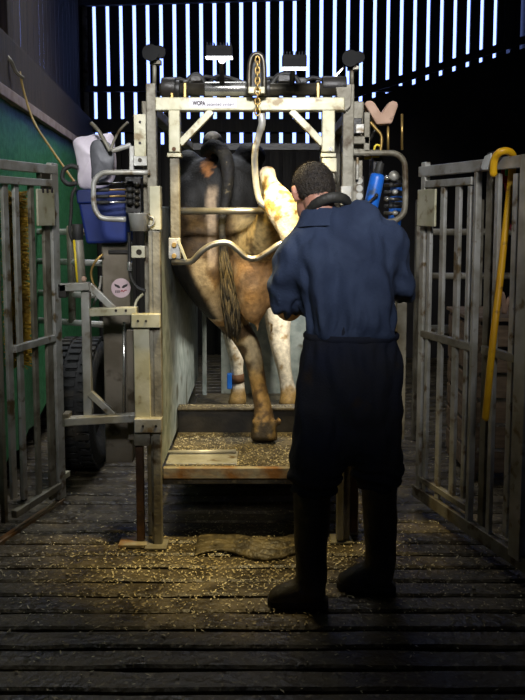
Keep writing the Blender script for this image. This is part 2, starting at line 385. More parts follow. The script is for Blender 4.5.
# -- rear frame, left main post
post('post', 149, 158.5, 83, 545, Y0, 0.045, 'galv_dirty')
s = post('sleeve', 149.5, 160.5, 186, 230, Y0 - 0.008, 0.06, 'galv_light', 0.003)
post('post', 153, 161, 231, 418, Y0 - 0.004, 0.05, 'galv_dirty')
b = post('bracket', 131, 160, 314, 328, Y0 - 0.03, 0.04, 'galv_light')
for px in (138, 146): cr(hole(MB(), px, 321, Y0 - 0.03), 'bolt', 'black_metal', 0, parent=b)
post('cover_plate', 134, 150, 328, 419, Y0 - 0.012, 0.02, 'galv_light')
b = post('bracket', 134, 161.5, 419, 433, Y0 - 0.04, 0.06, 'galv')
for px in (143, 156): cr(hole(MB(), px, 426, Y0 - 0.04), 'bolt', 'black_metal', 0, parent=b)
post('bracket', 134, 150, 433, 446, Y0 - 0.02, 0.05, 'galv_dirty')
post('leg', 136, 143.5, 446, 541, Y0 + 0.0, 0.035, 'rust')
post('leg', 153, 161.5, 430, 546, Y0 - 0.02, 0.04, 'galv_dirty')
fp = G(134, 544); cr(MB().box((fp.x, fp.y, 0.008), (0.13, 0.09, 0.016)), 'foot_plate', 'rust_galv', 0.003)
fp = G(157, 546); cr(MB().box((fp.x, fp.y, 0.006), (0.1, 0.1, 0.012)), 'foot_plate', 'galv_dirty', 0.003)
# -- perforated upright at the top left
u = post('perforated_plate', 134, 146, 114, 164, Y0 + 0.03, 0.008, 'galv_light', 0.002)
for py in (122, 143): cr(hole(MB(), 140, py, Y0 + 0.03), 'bolt_hole', 'ink', 0, parent=u)
b = post('flange', 133, 150, 156, 166, Y0 + 0.02, 0.03, 'galv'); cr(hole(MB(), 140, 160, Y0 + 0.02, 0.009), 'bolt', 'oily_steel', 0, parent=b)
cr(MB().tube([A(112, 151, Y0 + 0.05), A(131, 145, Y0 + 0.05)], 0.012, 10).beam(A(132, 146, Y0 + 0.05), A(132, 172, Y0 + 0.05), 0.022, 0.022), 'arm', 'galv')
# -- top beam, roller, winch
top = post('top_beam', 155, 345, 97, 110.5, Y0 - 0.02, 0.06, 'galv_light', 0.005)
st = post('sticker', 189, 236.5, 98.5, 108, Y0 - 0.022, 0.003, 'sticker_white', 0, parent=top)
def text(body, px, py, Y, wpx, hpx, m, parent, name='lettering'):
    cu = bpy.data.curves.new(name, 'FONT'); cu.body = body; cu.size = 0.05; cu.align_x = 'LEFT'; cu.align_y = 'CENTER'; cu.extrude = 0.0004
    if body == 'WOPA': cu.offset = 0.0022
    o = bpy.data.objects.new(name, cu); COL.objects.link(o)
    me = bpy.data.meshes.new_from_object(o.evaluated_get(bpy.context.evaluated_depsgraph_get())); bpy.data.objects.remove(o)
    p = A(px, py, Y); xs_ = [v.co.x for v in me.vertices]; ys_ = [v.co.y for v in me.vertices]
    x0_, kx = min(xs_), wpx * mpp(p) / (max(xs_) - min(xs_)); y0_, ky = (min(ys_) + max(ys_)) / 2, hpx * mpp(p) / (max(ys_) - min(ys_))
    for v in me.vertices: v.co.x = (v.co.x - x0_) * kx; v.co.y = (v.co.y - y0_) * ky
    M = Matrix.Translation(p) @ Matrix.Rotation(math.pi / 2, 4, 'X'); me.transform(M)
    me.materials.clear(); me.materials.append(MATS[m]); return put(me, name, parent)
text('WOPA', 192.5, 103.2, Y0 - 0.0235, 13, 4.6, 'ink', top)
text('patented system', 206.8, 104.6, Y0 - 0.0235, 27.5, 4.0, 'ink', top)
rp0, rp1 = A(160, 89.5, Y0 + 0.03), A(346, 89.5, Y0 + 0.03)
cr(MB().tube([rp0, rp1], 0.028, 16), 'roller', 'oily_steel', 0, True)
cr(MB().tube([A(205, 89, Y0 + 0.03), A(246, 89, Y0 + 0.03)], 0.0315, 16), 'roller_sleeve', 'chrome', 0.002, True)
for px in (166, 178, 186, 268, 318): cr(MB().tube([A(px - 2.2, 89.5, Y0 + 0.03), A(px + 2.2, 89.5, Y0 + 0.03)], 0.040, 14), 'collar', 'black_metal', 0.002, True)
cr(MB().tube([A(162, 88, Y0 + 0.02), A(176, 88, Y0 + 0.02)], 0.045, 14), 'winch_drum', 'black_metal', 0.003, True)
cr(MB().tube([A(322, 86, Y0 + 0.04), A(346, 86, Y0 + 0.04)], 0.042, 14), 'winch_drum', 'black_metal', 0.003, True)
for px in (172, 185, 318): cr(MB().beam(A(px, 83, Y0 - 0.01), A(px, 98, Y0 - 0.01), 0.012, 0.012), 'clip', 'brass', 0.002)
# rear gate frame hung from the beam
lv = post('gate_upright', 168.5, 180, 110, 152, Y0 - 0.025, 0.05, 'galv_light', 0.004)
cr(hole(MB(), 174, 149, Y0 - 0.025, 0.009), 'bolt', 'rust', 0, parent=lv)
cr(prect(MB(), 167, 153, 181, 157, Y0 - 0.03, 0.06), 'collar_plate', 'galv_light', 0.002)
post('gate_leg', 170, 179.5, 157, 238, Y0 - 0.015, 0.04, 'galv_dirty')
rv = post('gate_upright', 322, 335, 110, 152, Y0 - 0.025, 0.05, 'galv_light', 0.004)
cr(hole(MB(), 330.5, 149, Y0 - 0.025, 0.009), 'bolt', 'chrome', 0, parent=rv)
post('gate_leg', 325, 334.5, 157, 330, Y0 - 0.015, 0.04, 'galv_dirty')
cr(prect(MB(), 321, 153, 336, 157, Y0 - 0.03, 0.06), 'collar_plate', 'galv_light', 0.002)
post('bracket', 322, 337, 158, 172, Y0 - 0.03, 0.02, 'galv_light')
cr(MB().beam(A(212, 111, Y0), A(180, 144, Y0), 0.03, 0.035, Y_), 'brace', 'galv_light', 0.003)
cr(MB().beam(A(291, 111, Y0), A(323, 144, Y0), 0.03, 0.035, Y_), 'brace', 'galv_light', 0.003)
# rump bar, curved kick bar
cr(MB().tube([A(179, 211, Y0 + 0.16), A(300, 211, Y0 + 0.16)], 0.016, 12), 'rump_bar', 'bar_steel', 0, True)
kb = [A(172, 262, Y0 - 0.03), A(183, 262, Y0 - 0.04), A(192, 261, Y0 - 0.05), A(202, 251, Y0 - 0.06), A(214, 244, Y0 - 0.06), A(228, 243, Y0 - 0.06), A(238, 250, Y0 - 0.06), A(246, 257, Y0 - 0.06), A(256, 258.5, Y0 - 0.06), A(268, 252, Y0 - 0.06), A(282, 243, Y0 - 0.06), A(300, 240, Y0 - 0.05), A(330, 240, Y0 - 0.03)]
cr(MB().tube(bez(kb, 5), 0.0135, 12), 'kick_bar', 'bar_steel', 0, True)
cr(prect(MB(), 168.5, 238, 180, 259, Y0 - 0.04, 0.04), 'pivot_plate', 'galv', 0.003)
cr(MB().beam(A(178, 240, Y0 - 0.05), A(186, 260, Y0 - 0.05), 0.012, 0.014, Y_), 'brace', 'galv_light', 0.002)
for py in (245, 256): cr(MB().tube([A(174, py, Y0 - 0.05), A(174, py, Y0 - 0.02)], 0.011, 10), 'bolt', 'brass', 0.001)
# chain hoist
cr(MB().tube(bez([A(249, 96, Y0 - 0.05), A(249.5, 68, Y0 - 0.05), A(252, 57, Y0 - 0.05), A(257, 54, Y0 - 0.05), A(262, 57, Y0 - 0.05), A(264, 68, Y0 - 0.05), A(264, 96, Y0 - 0.05)], 5), 0.011, 8), 'hoist_hood', 'oily_steel', 0, True)
cr(prect(MB(), 250, 56, 263, 90, Y0 - 0.02, 0.02), 'hoist_plate', 'black_metal', 0.003)
cr(prect(MB(), 248, 86.5, 265, 93.5, Y0 - 0.085, 0.05), 'guide_block', 'galv_light', 0.004)
def chain_link(mb, c, w_, h, r, turn):
    pts = []
    for k in range(13):
        a = 2 * math.pi * k / 12; x = math.cos(a) * w_; z = math.sin(a) * h
        pts.append(Vector(c) + (Vector((x, 0, z)) if not turn else Vector((0, x, z))))
    mb.tube(pts, r, 6, ref=(Y_ if not turn else X_), cap=False)
for k in range(11):
    c = A(257.5, 60 + k * 5.2, Y0 - 0.09); mb = MB(); chain_link(mb, c, 0.0095 if k < 6 else 0.011, 0.0155, 0.0042, k % 2)
    mb.build('chain_link', 'brass', crush, smooth=True)
hk = bez([A(261, 114, Y0 - 0.08), A(262, 124, Y0 - 0.08), A(258, 138, Y0 - 0.06), A(255, 152, Y0 - 0.04), A(255, 170, Y0 - 0.0), A(257, 190, Y0 + 0.02), A(261, 203, Y0 + 0.02), A(270, 208, Y0 + 0.04)], 5)
cr(MB().tube(hk, [0.016] * 8 + [0.014] * (len(hk) - 8), 12), 'lifting_hook', 'galv', 0, True)
# -- right main post and brackets
post('post', 341, 352, 84, 540, Y0 + 0.02, 0.05, 'galv_dirty')
cr(MB().prism([A(335, 84, Y0), A(352, 84, Y0), A(351, 106, Y0), A(345, 112, Y0), A(338, 100, Y0)], (0, 0.05, 0)), 'gusset', 'galv_dirty', 0.003)
post('sleeve', 341, 352, 186, 205, Y0, 0.06, 'galv', 0.003)
for y0_, y1_ in ((136, 144), (149, 155)): post('cross_bar', 351, 370, y0_, y1_, Y0 + 0.05, 0.03, 'galv_dirty')
post('upright', 364, 370, 112, 156, Y0 + 0.05, 0.03, 'galv_dirty')
post('switch_box', 351, 362, 118, 134, Y0 + 0.03, 0.04, 'black_metal')
post('switch_cap', 356, 364, 124, 133, Y0 + 0.02, 0.02, 'galv', 0.002)
post('upright', 356, 359, 155, 180, Y0 + 0.07, 0.012, 'galv')
post('lower_post', 396, 406, 302, 440, Y0 + 0.18, 0.05, 'galv_dirty'); post('lower_post', 390, 397, 304, 420, Y0 + 0.24, 0.04, 'galv_light')
post('leg', 337, 344.5, 430, 541, Y0 + 0.0, 0.035, 'galv_dirty'); post('leg', 351, 358, 430, 533, Y0 + 0.08, 0.035, 'rust')
fp = G(341, 540); cr(MB().box((fp.x, fp.y, 0.006), (0.1, 0.1, 0.012)), 'foot_plate', 'galv_dirty', 0.003)
for pts, nm in (([(350, 153), (385, 153), (396, 154), (403, 160), (405, 170), (405, 205), (402, 215), (394, 221), (384, 222)], 'guard_tube'),):
    cr(MB().tube(bez([A(x, y, Y0 + 0.06) for x, y in pts], 4), 0.0135, 12), nm, 'galv_dirty', 0, True)
# -- inside : side walls, deck, step beam, front
XL, XR = A(160, 420, 3.36).x, A(346, 420, 3.36).x
cr(MB().box((XL - 0.012, 4.42, 0.93), (0.02, 2.0, 1.22)), 'side_panel', 'sheet', 0.003)
for yy in (3.42, 4.4, 5.38):
    cr(MB().box((XL - 0.045, yy, 1.0), (0.045, 0.045, 2.0)), 'side_post', 'galv_dirty')
    cr(MB().box((XR + 0.045, yy, 1.0), (0.045, 0.045, 2.0)), 'side_post', 'galv_dirty')
for z in (0.6, 0.95, 1.3): cr(MB().tube([(XR + 0.04, 3.42, z), (XR + 0.04, 5.38, z)], 0.022, 10), 'side_rail', 'galv_dirty', 0, True)
for xx in (XL - 0.045, XR + 0.045): cr(MB().box((xx, 4.4, 1.98), (0.05, 2.0, 0.05)), 'top_rail', 'galv_dirty')
cr(MB().box(((XL + XR) / 2, 5.38, 1.98), (XR - XL + 0.1, 0.05, 0.05)), 'top_rail', 'black_metal')
ZD = 0.30
deck = cr(MB().box(((XL + XR) / 2, 3.72, ZD - 0.02), (XR - XL, 0.70, 0.04)), 'deck', 'deck', 0.004)
cr(prect(MB(), 163, 468, 346, 479, 3.35, 0.03), 'deck_lip', 'rust_galv', 0.004)
q0, q1 = G(166, 463, ZD + 0.006), G(238, 452, ZD + 0.006)
cr(MB().box(((q0.x + q1.x) / 2, (q0.y + q1.y) / 2, ZD + 0.004), (q1.x - q0.x, 0.19, 0.008)), 'tread_plate', 'galv', 0.002)
cr(MB().tube([G(165, 452, ZD + 0.02), G(236, 451, ZD + 0.02)], 0.009, 8), 'rod', 'galv', 0, True)
cr(MB().box(((XL + XR) / 2, 4.10, 0.325), (XR - XL, 0.06, 0.21)), 'step_beam', 'black_metal', 0.006)
cr(MB().box(((XL + XR) / 2, 4.09, 0.436), (XR - XL, 0.09, 0.012)), 'step_edge', 'deck', 0.003)
cr(MB().box(((XL + XR) / 2, 4.76, 0.185), (XR - XL, 1.28, 0.03)), 'front_floor', 'deck', 0.003)
xs = A(221, 360, 5.38).x
cr(MB().box(((xs + XR) / 2, 5.40, 0.62), (XR - xs, 0.02, 0.86)), 'front_panel', 'sheet', 0.003)
cr(MB().box((A(204.5, 360, 5.36).x, 5.36, 0.65), (0.03, 0.04, 0.95)), 'front_upright', 'sheet', 0.003)
# -- control column on the left
Yc = 3.55
post('column', 103.5, 131, 243, 463, Yc, 0.09, 'steel_brown', 0.006)
cr(MB().tube([A(124, 322, Yc - 0.03), A(124, 418, Yc - 0.03)], 0.007, 8), 'rod', 'chrome', 0, True)
post('post', 127, 134, 330, 440, Yc - 0.06, 0.03, 'steel_brown')
c = A(121, 288, Yc - 0.002); sk = cr(MB().tube([c + Vector((0, 0.001, 0)), c + Vector((0, -0.002, 0))], 9.7 * mpp(c), 28), 'round_sticker', 'sticker_pink', 0)
for sgn in (-1, 1):
    pl = [A(121 + sgn * x, y, Yc - 0.0045) for x, y in ((0.6, 287.2), (2.2, 285.4), (6.8, 283.6), (6.2, 286.2), (4.4, 287.0), (3.0, 288.0), (1.4, 288.2))]
    cr(MB().prism(pl, (0, 0.001, 0)), 'emblem', 'ink', 0, parent=sk)
mb = MB()
for x_, h_ in ((115.6, 2.6), (117.0, 3.0), (118.2, 3.0), (119.6, 2.6)): prect(mb, x_ - 0.35, 291.6 - h_ / 2, x_ + 0.35, 291.6 + h_ / 2, Yc - 0.0045, 0.001)
cr(mb, 'emblem_line', 'ink', 0, parent=sk)
cr(MB().tube(bez([A(120.8, 292, Yc - 0.0045), A(122, 290.2, Yc - 0.0045), A(123.4, 291.8, Yc - 0.0045), A(125, 290.2, Yc - 0.0045), A(126.8, 290.4, Yc - 0.0045)], 4), 0.0026, 6), 'emblem_line', 'ink_red', 0, parent=sk)
# clamp box and fittings right of the column
post('clamp_box', 131, 145, 246, 258, Y0 + 0.06, 0.05, 'galv_light'); cr(hole(MB(), 139, 252, Y0 + 0.06, 0.013), 'bolt', 'oily_steel', 0)
post('pipe_union', 108, 131, 250, 254, Yc - 0.01, 0.01, 'black_metal')
cr(MB().tube(bez([A(129, 232, Y0 + 0.1), A(129.5, 250, Y0 + 0.1), A(129.5, 268, Y0 + 0.1), A(132, 280, Y0 + 0.1), A(138, 288, Y0 + 0.1), A(146, 291, Y0 + 0.1)], 4), 0.008, 8), 'hydraulic_hose', 'rubber', 0, True)
cr(MB().tube([A(129.5, 262, Y0 + 0.09), A(129.5, 271, Y0 + 0.09)], 0.012, 10), 'hose_ferrule', 'chrome', 0.001, True)
cr(MB().tube(bez([A(103, 254, Yc - 0.04), A(95, 262, Yc - 0.05), A(91, 273, Yc - 0.05), A(94, 285, Yc - 0.05), A(101, 293, Yc - 0.04), A(106, 303, Yc - 0.03)], 4), 0.006, 8), 'hydraulic_hose', 'brass', 0, True)
cr(MB().tube(bez([A(101, 276, Yc - 0.02), A(99, 290, Yc - 0.02), A(93, 306, Yc - 0.02)], 4), 0.006, 8), 'hydraulic_hose', 'galv', 0, True)
cr(MB().tube(bez([A(143, 294, Y0 + 0.1), A(137, 300, Y0 + 0.08), A(134, 310, Y0 + 0.06)], 4), 0.007, 8), 'hydraulic_hose', 'galv_light', 0, True)
# side frame that carries the hinge
Ys = 3.36
post('hinge_block', 58, 66, 284, 298, Ys - 0.02, 0.05, 'black_metal')
cr(MB().beam(A(60, 287.5, Ys), A(90, 286, Ys), 0.04, 0.036), 'arm', 'galv')
post('upright', 82, 90.5, 291, 417, Ys, 0.036, 'galv')
cr(MB().beam(A(89, 285, Ys), A(114, 309, Ys), 0.03, 0.022, Y_), 'brace', 'galv', 0.003)
ar = cr(MB().beam(A(90, 312, Ys - 0.01), A(137.5, 310.5, Ys - 0.01), 0.05, 0.036), 'arm', 'galv_light')
for px in (116, 126): cr(hole(MB(), px, 310.5, Ys - 0.035), 'bolt', 'ink', 0, parent=ar)
cr(MB().beam(A(66, 421, Ys - 0.01), A(138, 417, Ys - 0.01), 0.05, 0.036), 'arm', 'galv')
cr(MB().beam(A(90, 393, Ys), A(114, 415, Ys), 0.03, 0.026, Y_), 'brace', 'galv', 0.003)
post('hinge_block', 62, 69, 414, 427, Ys - 0.03, 0.06, 'galv_dirty')
cr(MB().ell(A(84, 279, Ys + 0.01), 0.013, 0.013, 0.013), 'knob', 'pink_wood', 0, True)
# ram (grey cylinder with yellow edge)
cr(MB().tube([A(78, 238, Ys + 0.12), A(81, 284, Ys + 0.1)], 0.024, 14), 'ram', 'galv_dirty', 0.002, True)
cr(MB().tube([A(74.2, 240, Ys + 0.10), A(77.5, 283, Ys + 0.08)], 0.006, 8), 'ram_stripe', 'yellow_paint', 0, True)
cr(MB().tube([A(77.5, 224, Ys + 0.12), A(78, 240, Ys + 0.12)], 0.026, 14), 'ram_cap', 'rubber', 0.002, True)
# U guard, valve levers
cr(MB().tube(bez([A(150, 172.5, Y0 - 0.02), A(112, 172.5, Y0 - 0.03), A(101, 174, Y0 - 0.03), A(94.5, 181, Y0 - 0.03), A(93.5, 190, Y0 - 0.03), A(94, 204, Y0 - 0.03), A(97, 213, Y0 - 0.03), A(104, 218.5, Y0 - 0.03), A(126, 219.5, Y0 - 0.03)], 4), 0.0115, 12), 'guard_tube', 'galv', 0, True)
vb = post('valve_block', 125, 141, 177, 213, Y0 + 0.1, 0.06, 'black_metal')
for i_, py in enumerate((183, 189.5, 196, 202)):
    lv_ = cr(MB().tube([A(99, py + 0.6, Y0 + 0.06), A(126, py, Y0 + 0.08)], 0.0045, 8), 'valve_lever', ('chrome', 'brass', 'brass', 'chrome')[i_], 0, True)
    cr(MB().tube([A(96, py + 0.7, Y0 + 0.06), A(108, py + 0.4, Y0 + 0.06)], 0.008, 8, roundcap=True), 'grip', 'rubber', 0, True, parent=lv_)
    cr(MB().ell(A(130, py, Y0 + 0.08), 0.017, 0.02, 0.014), 'valve', 'rubber', 0, True)
    cr(MB().ell(A(137, py + 2, Y0 + 0.085), 0.013, 0.02, 0.011), 'valve', 'oily_steel', 0, True)
# hoses over the top
for pts, r in (([(184, 86), (190, 78), (197, 75), (203, 80), (206, 87)], 0.012), ([(164, 80), (178, 79), (190, 82), (205, 77), (218, 80)], 0.009), ([(272, 84), (278, 76), (288, 74), (296, 78), (300, 85)], 0.012), ([(300, 84), (312, 78), (325, 80), (340, 79)], 0.009), ([(262, 82), (270, 78), (281, 80), (292, 77)], 0.008), ([(208, 86), (214, 78), (224, 77), (238, 81), (247, 84)], 0.01)):
    cr(MB().tube(bez([A(x, y, Y0 + 0.07) for x, y in pts], 5), r, 8), 'hydraulic_hose', 'rubber', 0, True)
for x, y, s_ in ((196, 79, 0.03), (284, 79, 0.033), (302, 81, 0.026), (226, 79, 0.022)):
    p = A(x, y, Y0 + 0.08); cr(MB().box(p, (s_ * 1.7, s_ * 1.4, s_)), 'valve', 'black_metal', 0.005)
cr(MB().beam(A(331, 81, Y0 + 0.05), A(346, 65, Y0 + 0.05), 0.008, 0.008), 'strut', 'chrome', 0)

# ---- the machine's tyre
tc_ = A(84, 395, 4.42); rad = 0.385; tw = 42 * mpp(tc_) / 2
ty = thing('tyre', 'black treaded tyre beside the crush column', 'tyre', (tc_.x, tc_.y, 0))
prof = [(-tw * 0.55, rad * 0.55), (-tw * 0.95, rad * 0.68), (-tw, rad * 0.84), (-tw * 0.85, rad * 0.95), (-tw * 0.4, rad * 0.985), (tw * 0.4, rad * 0.985), (tw * 0.85, rad * 0.95), (tw, rad * 0.84), (tw * 0.95, rad * 0.68), (tw * 0.55, rad * 0.55)]
mb = MB(); nseg = 40; n = len(prof)
for i in range(nseg):
    a = 2 * math.pi * i / nseg
    for (x, r) in prof: mb.v.append(Vector((tc_.x + x, tc_.y + r * math.cos(a), rad + r * math.sin(a))))
for i in range(nseg):
    for j in range(n):
        k = (j + 1) % n; i2 = (i + 1) % nseg
        mb.f.append((i * n + j, i * n + k, i2 * n + k, i2 * n + j))
mb.build('carcass', 'tyre', ty, smooth=True)
mb = MB()
for i in range(44):
    a = 2 * math.pi * i / 44
    for sx in (-0.62, 0.0, 0.62):
        aa = a + (0.07 if sx == 0 else 0)
        R = Matrix.Rotation(aa, 3, 'X'); c = Vector((tc_.x + sx * tw, tc_.y + rad * 0.985 * math.cos(aa), rad + rad * 0.985 * math.sin(aa)))
        mb.box(c, (tw * 0.5, 0.022, 0.034), R)
mb.build('tread_blocks', 'tyre', ty, kind='stuff')
MB().tube([(tc_.x - tw * 0.5, tc_.y, rad), (tc_.x + tw * 0.5, tc_.y, rad)], rad * 0.56, 24).build('wheel_disc', 'black_metal', ty, smooth=True)

# ---- blue tank, sack, cup on the left console
Yb = 3.5
pl = [A(75.5, 191, Yb), A(126, 189, Yb), A(126, 243, Yb), A(86, 244, Yb)]
tk = thing('blue_tank', 'dark blue plastic tank under the white sack on the console', 'tank', A(104, 244, Yb + 0.1))
MB().prism(pl, (0, 0.2, 0)).build('body', 'blue_plastic', tk, bevel=0.012)
pl = [A(75, 190, Yb - 0.012), A(127, 188, Yb - 0.012), A(127, 202, Yb - 0.012), A(77, 204, Yb - 0.012)]
MB().prism(pl, (0, 0.224, 0)).build('rim', 'blue_plastic', tk, bevel=0.008)
bgc = A(95, 190, Yb + 0.06)
sk_ = thing('feed_sack', 'crumpled white plastic sack with dark print above the blue tank', 'sack', bgc)
def sheet_lump(poly, Y, th, seed, name, m, parent, amp=0.035):
    pts = [A(x, y, Y) for x, y in poly]; mb = MB(); c = sum(pts, Vector()) / len(pts); n = len(pts); rings = []
    for f, dy in ((0.02, -th), (0.35, -th * 0.95), (0.7, -th * 0.75), (0.92, -th * 0.4), (1.0, 0), (0.92, th * 0.5), (0.5, th * 0.8), (0.05, th)):
        ring = []
        for p in pts:
            q = c + (p - c) * f; q = q + Vector((0, dy + amp * noise.noise(q * 22 + Vector((seed, 0, 0))), 0)); ring.append(q)
        rings.append(ring)
    mb.loft(rings); o = mb.build(name, m, parent, smooth=True)
    s2 = o.modifiers.new('sub', 'SUBSURF'); s2.levels = s2.render_levels = 2
    return o
poly = [(74, 138), (80, 135.5), (88, 136), (95, 133), (104, 134), (112, 131), (114.5, 137), (115, 146), (117, 158), (117, 172), (113, 186), (100, 190), (88, 191), (78, 190), (77, 178), (77.5, 165), (74, 150), (71.5, 142)]
sheet_lump(poly, Yb + 0.05, 0.05, 2, 'bag', 'bag', sk_)
poly = [(90, 140), (100, 138), (112, 142), (115, 152), (115, 168), (108, 178), (98, 182), (90, 182), (92, 170), (89, 155)]
sheet_lump(poly, Yb - 0.012, 0.014, 5, 'printed_face', 'bag_print', sk_, 0.01)
hs = MB().tube(bez([A(91, 123, Yb - 0.05), A(98, 130, Yb - 0.06), A(104, 140, Yb - 0.06), A(110, 151, Yb - 0.06)], 5), 0.009, 8).tube(bez([A(128, 122, Yb - 0.08), A(120, 130, Yb - 0.07), A(114, 141, Yb - 0.06), A(110.5, 151, Yb - 0.06)], 5), 0.006, 8).build('air_hose', 'galv_dirty', smooth=True)
tag(hs, 'thin grey forked hose dangling in front of the white sack', 'hose')
hs = MB().tube(bez([A(77, 183, Yb), A(68, 184, Yb), A(62.5, 178, Yb), A(64, 170, Yb), A(71, 166, Yb), A(78, 168, Yb)], 5), 0.011, 8).build('air_hose', 'rubber', smooth=True)
tag(hs, 'black hose looped at the left edge of the white sack', 'hose')
hs = MB().tube(bez([A(76, 187, Yb - 0.04), A(72, 196, Yb - 0.04), A(71, 215, Yb - 0.03), A(70, 232, Yb - 0.03), A(74, 243, Yb - 0.02)], 5), 0.008, 8).build('air_hose', 'rubber', smooth=True)
tag(hs, 'black hose hanging down along the left side of the blue tank', 'hose')
# tin cup
ct, cb = A(137, 213, Y0 - 0.02), A(139, 231, Y0 - 0.02)
cup = thing('tin_cup', 'dented tin cup hung at the end of the left guard tube', 'cup', cb)
prof = [(0.0, 0.0), (0.038, 0.0), (0.046, 0.075), (0.049, 0.078), (0.044, 0.074), (0.036, 0.006), (0.0, 0.005)]
mb = MB(); mb.loft([[cb + Vector((r * math.cos(q), r * math.sin(q), z)) for q in (2 * math.pi * k / 20 for k in range(20))] for r, z in [(max(r, 0.001), z) for r, z in prof]])
mb.build('body', 'galv', cup, smooth=True)
MB().tube(bez([cb + Vector((0.046, -0.01, 0.065)), cb + Vector((0.066, -0.01, 0.055)), cb + Vector((0.063, -0.01, 0.03)), cb + Vector((0.042, -0.01, 0.02))], 4), 0.005, 8).build('handle', 'galv', cup, smooth=True)

# ---- floodlights (LED heads on the top beam)
def flood(x0, y0, x1, y1, label, base_py, lit):
    Yl = Y0 - 0.20
    c = A((x0 + x1) / 2, (y0 + y1) / 2, Yl); w_ = (x1 - x0) * mpp(c); h = (y1 - y0) * mpp(c)
    t = thing('floodlight', label, 'lamp', A((x0 + x1) / 2, base_py, Y0 + 0.0), 'floodlights above the crush')
    R = Matrix.Rotation(math.radians(5), 3, 'X')
    MB().box(c, (w_, 0.055, h * 0.8), R).build('housing', 'lamp_black', t, bevel=0.005)
    for k in range(8):
        MB().box(c + Vector((-w_ / 2 + w_ * (k + 0.5) / 8, 0, h * 0.35)), (0.004, 0.065, h * 0.5), R).build('fin', 'lamp_black', t)
    fc = c + R @ Vector((0, 0, -h * 0.4 - 0.004))
    MB().box(fc, (w_ * 1.0, 0.058, 0.007), R).build('lens', 'lamp_face', t, bevel=0.002)
    pb = A((x0 + x1) / 2, base_py, Y0 + 0.01)
    MB().tube(bez([c + Vector((0, 0.05, 0)), c + Vector((0, 0.13, -0.01)), Vector((c.x, pb.y, pb.z))], 4), 0.011, 8).build('arm', 'black_metal', t, smooth=True)
    return fc, t
LAMPS = [flood(206, 45, 232.5, 58, 'lit floodlight on the left above the sticker of the top beam', 84, True), flood(282, 54, 306.5, 69, 'lit floodlight on the right between chain hoist and right post', 84, True)]
p = A(222, 60.5, Y0 - 0.20)
MB().ell(p, 0.014, 0.010, 0.012).build('sensor_lens', 'lamp_face', LAMPS[0][1], smooth=True)
for (fc, t), tgt, pw in zip(LAMPS, ((-0.16, 3.56, 0.0), (0.08, 3.54, 0.0)), (108, 100)):
    l = bpy.data.lights.new('flood_beam', 'SPOT'); l.energy = pw; l.color = (1.0, 0.79, 0.37); l.spot_size = math.radians(58); l.spot_blend = 0.7; l.shadow_soft_size = 0.05
    o = bpy.data.objects.new('flood_beam', l); COL.objects.link(o); o.location = fc + Vector((0, -0.01, -0.03)); aim(o, tgt); o.parent = t; o.location -= base_of(t)
il = thing('added_lamp', 'small added lamp inside the crush behind the man, lighting the fore legs', 'lamp', (XR + 0.02, 4.42, 1.30))  # invented lamp, hidden from the camera, added for fore legs and side panel
MB().tube([(XR + 0.03, 4.42, 1.30), (XR - 0.02, 4.43, 1.24), (XR - 0.05, 4.44, 1.20)], [0.03, 0.035, 0.05], 16).build('shade', 'lamp_black', il, smooth=True)
MB().ell((XR - 0.05, 4.44, 1.198), 0.03, 0.03, 0.022).build('bulb', 'lamp_face', il, smooth=True)
l = bpy.data.lights.new('added_lamp_beam', 'SPOT'); l.energy = 42; l.color = (1.0, 0.93, 0.78); l.spot_size = math.radians(125); l.spot_blend = 0.6; l.shadow_soft_size = 0.04
o = bpy.data.objects.new('added_lamp_beam', l); COL.objects.link(o); o.location = (XR - 0.075, 4.45, 1.16); aim(o, (-0.15, 4.75, 0.45)); o.parent = il; o.location -= base_of(il)
def dark_lamp(x, y, base_py, Yl, label):
    t = thing('work_lamp', label, 'lamp', A(x, base_py, Yl), 'unlit work lamps')
    c = A(x, y, Yl)
    MB().tube([c + Vector((-0.012, 0.03, 0)), c + Vector((-0.012, -0.04, 0))], [0.026, 0.036], 14).build('head', 'lamp_black', t, smooth=True)
    MB().tube([c + Vector((0.026, 0.03, 0.006)), c + Vector((0.026, -0.03, 0.006))], [0.018, 0.026], 14).build('head', 'lamp_black', t, smooth=True)
    MB().box(c + Vector((0.005, 0.0, -0.035)), (0.05, 0.03, 0.02)).build('yoke', 'oily_steel', t, bevel=0.003)
    MB().tube([c + Vector((0, 0, -0.03)), A(x, base_py, Yl)], 0.009, 8).build('stalk', 'galv_dirty', t, smooth=True)
dark_lamp(154.5, 54.5, 84, Y0 + 0.02, 'unlit black twin lamp on a stalk above the left post')
dark_lamp(352, 60, 86, Y0 + 0.04, 'unlit black twin lamp on a stalk above the right post')

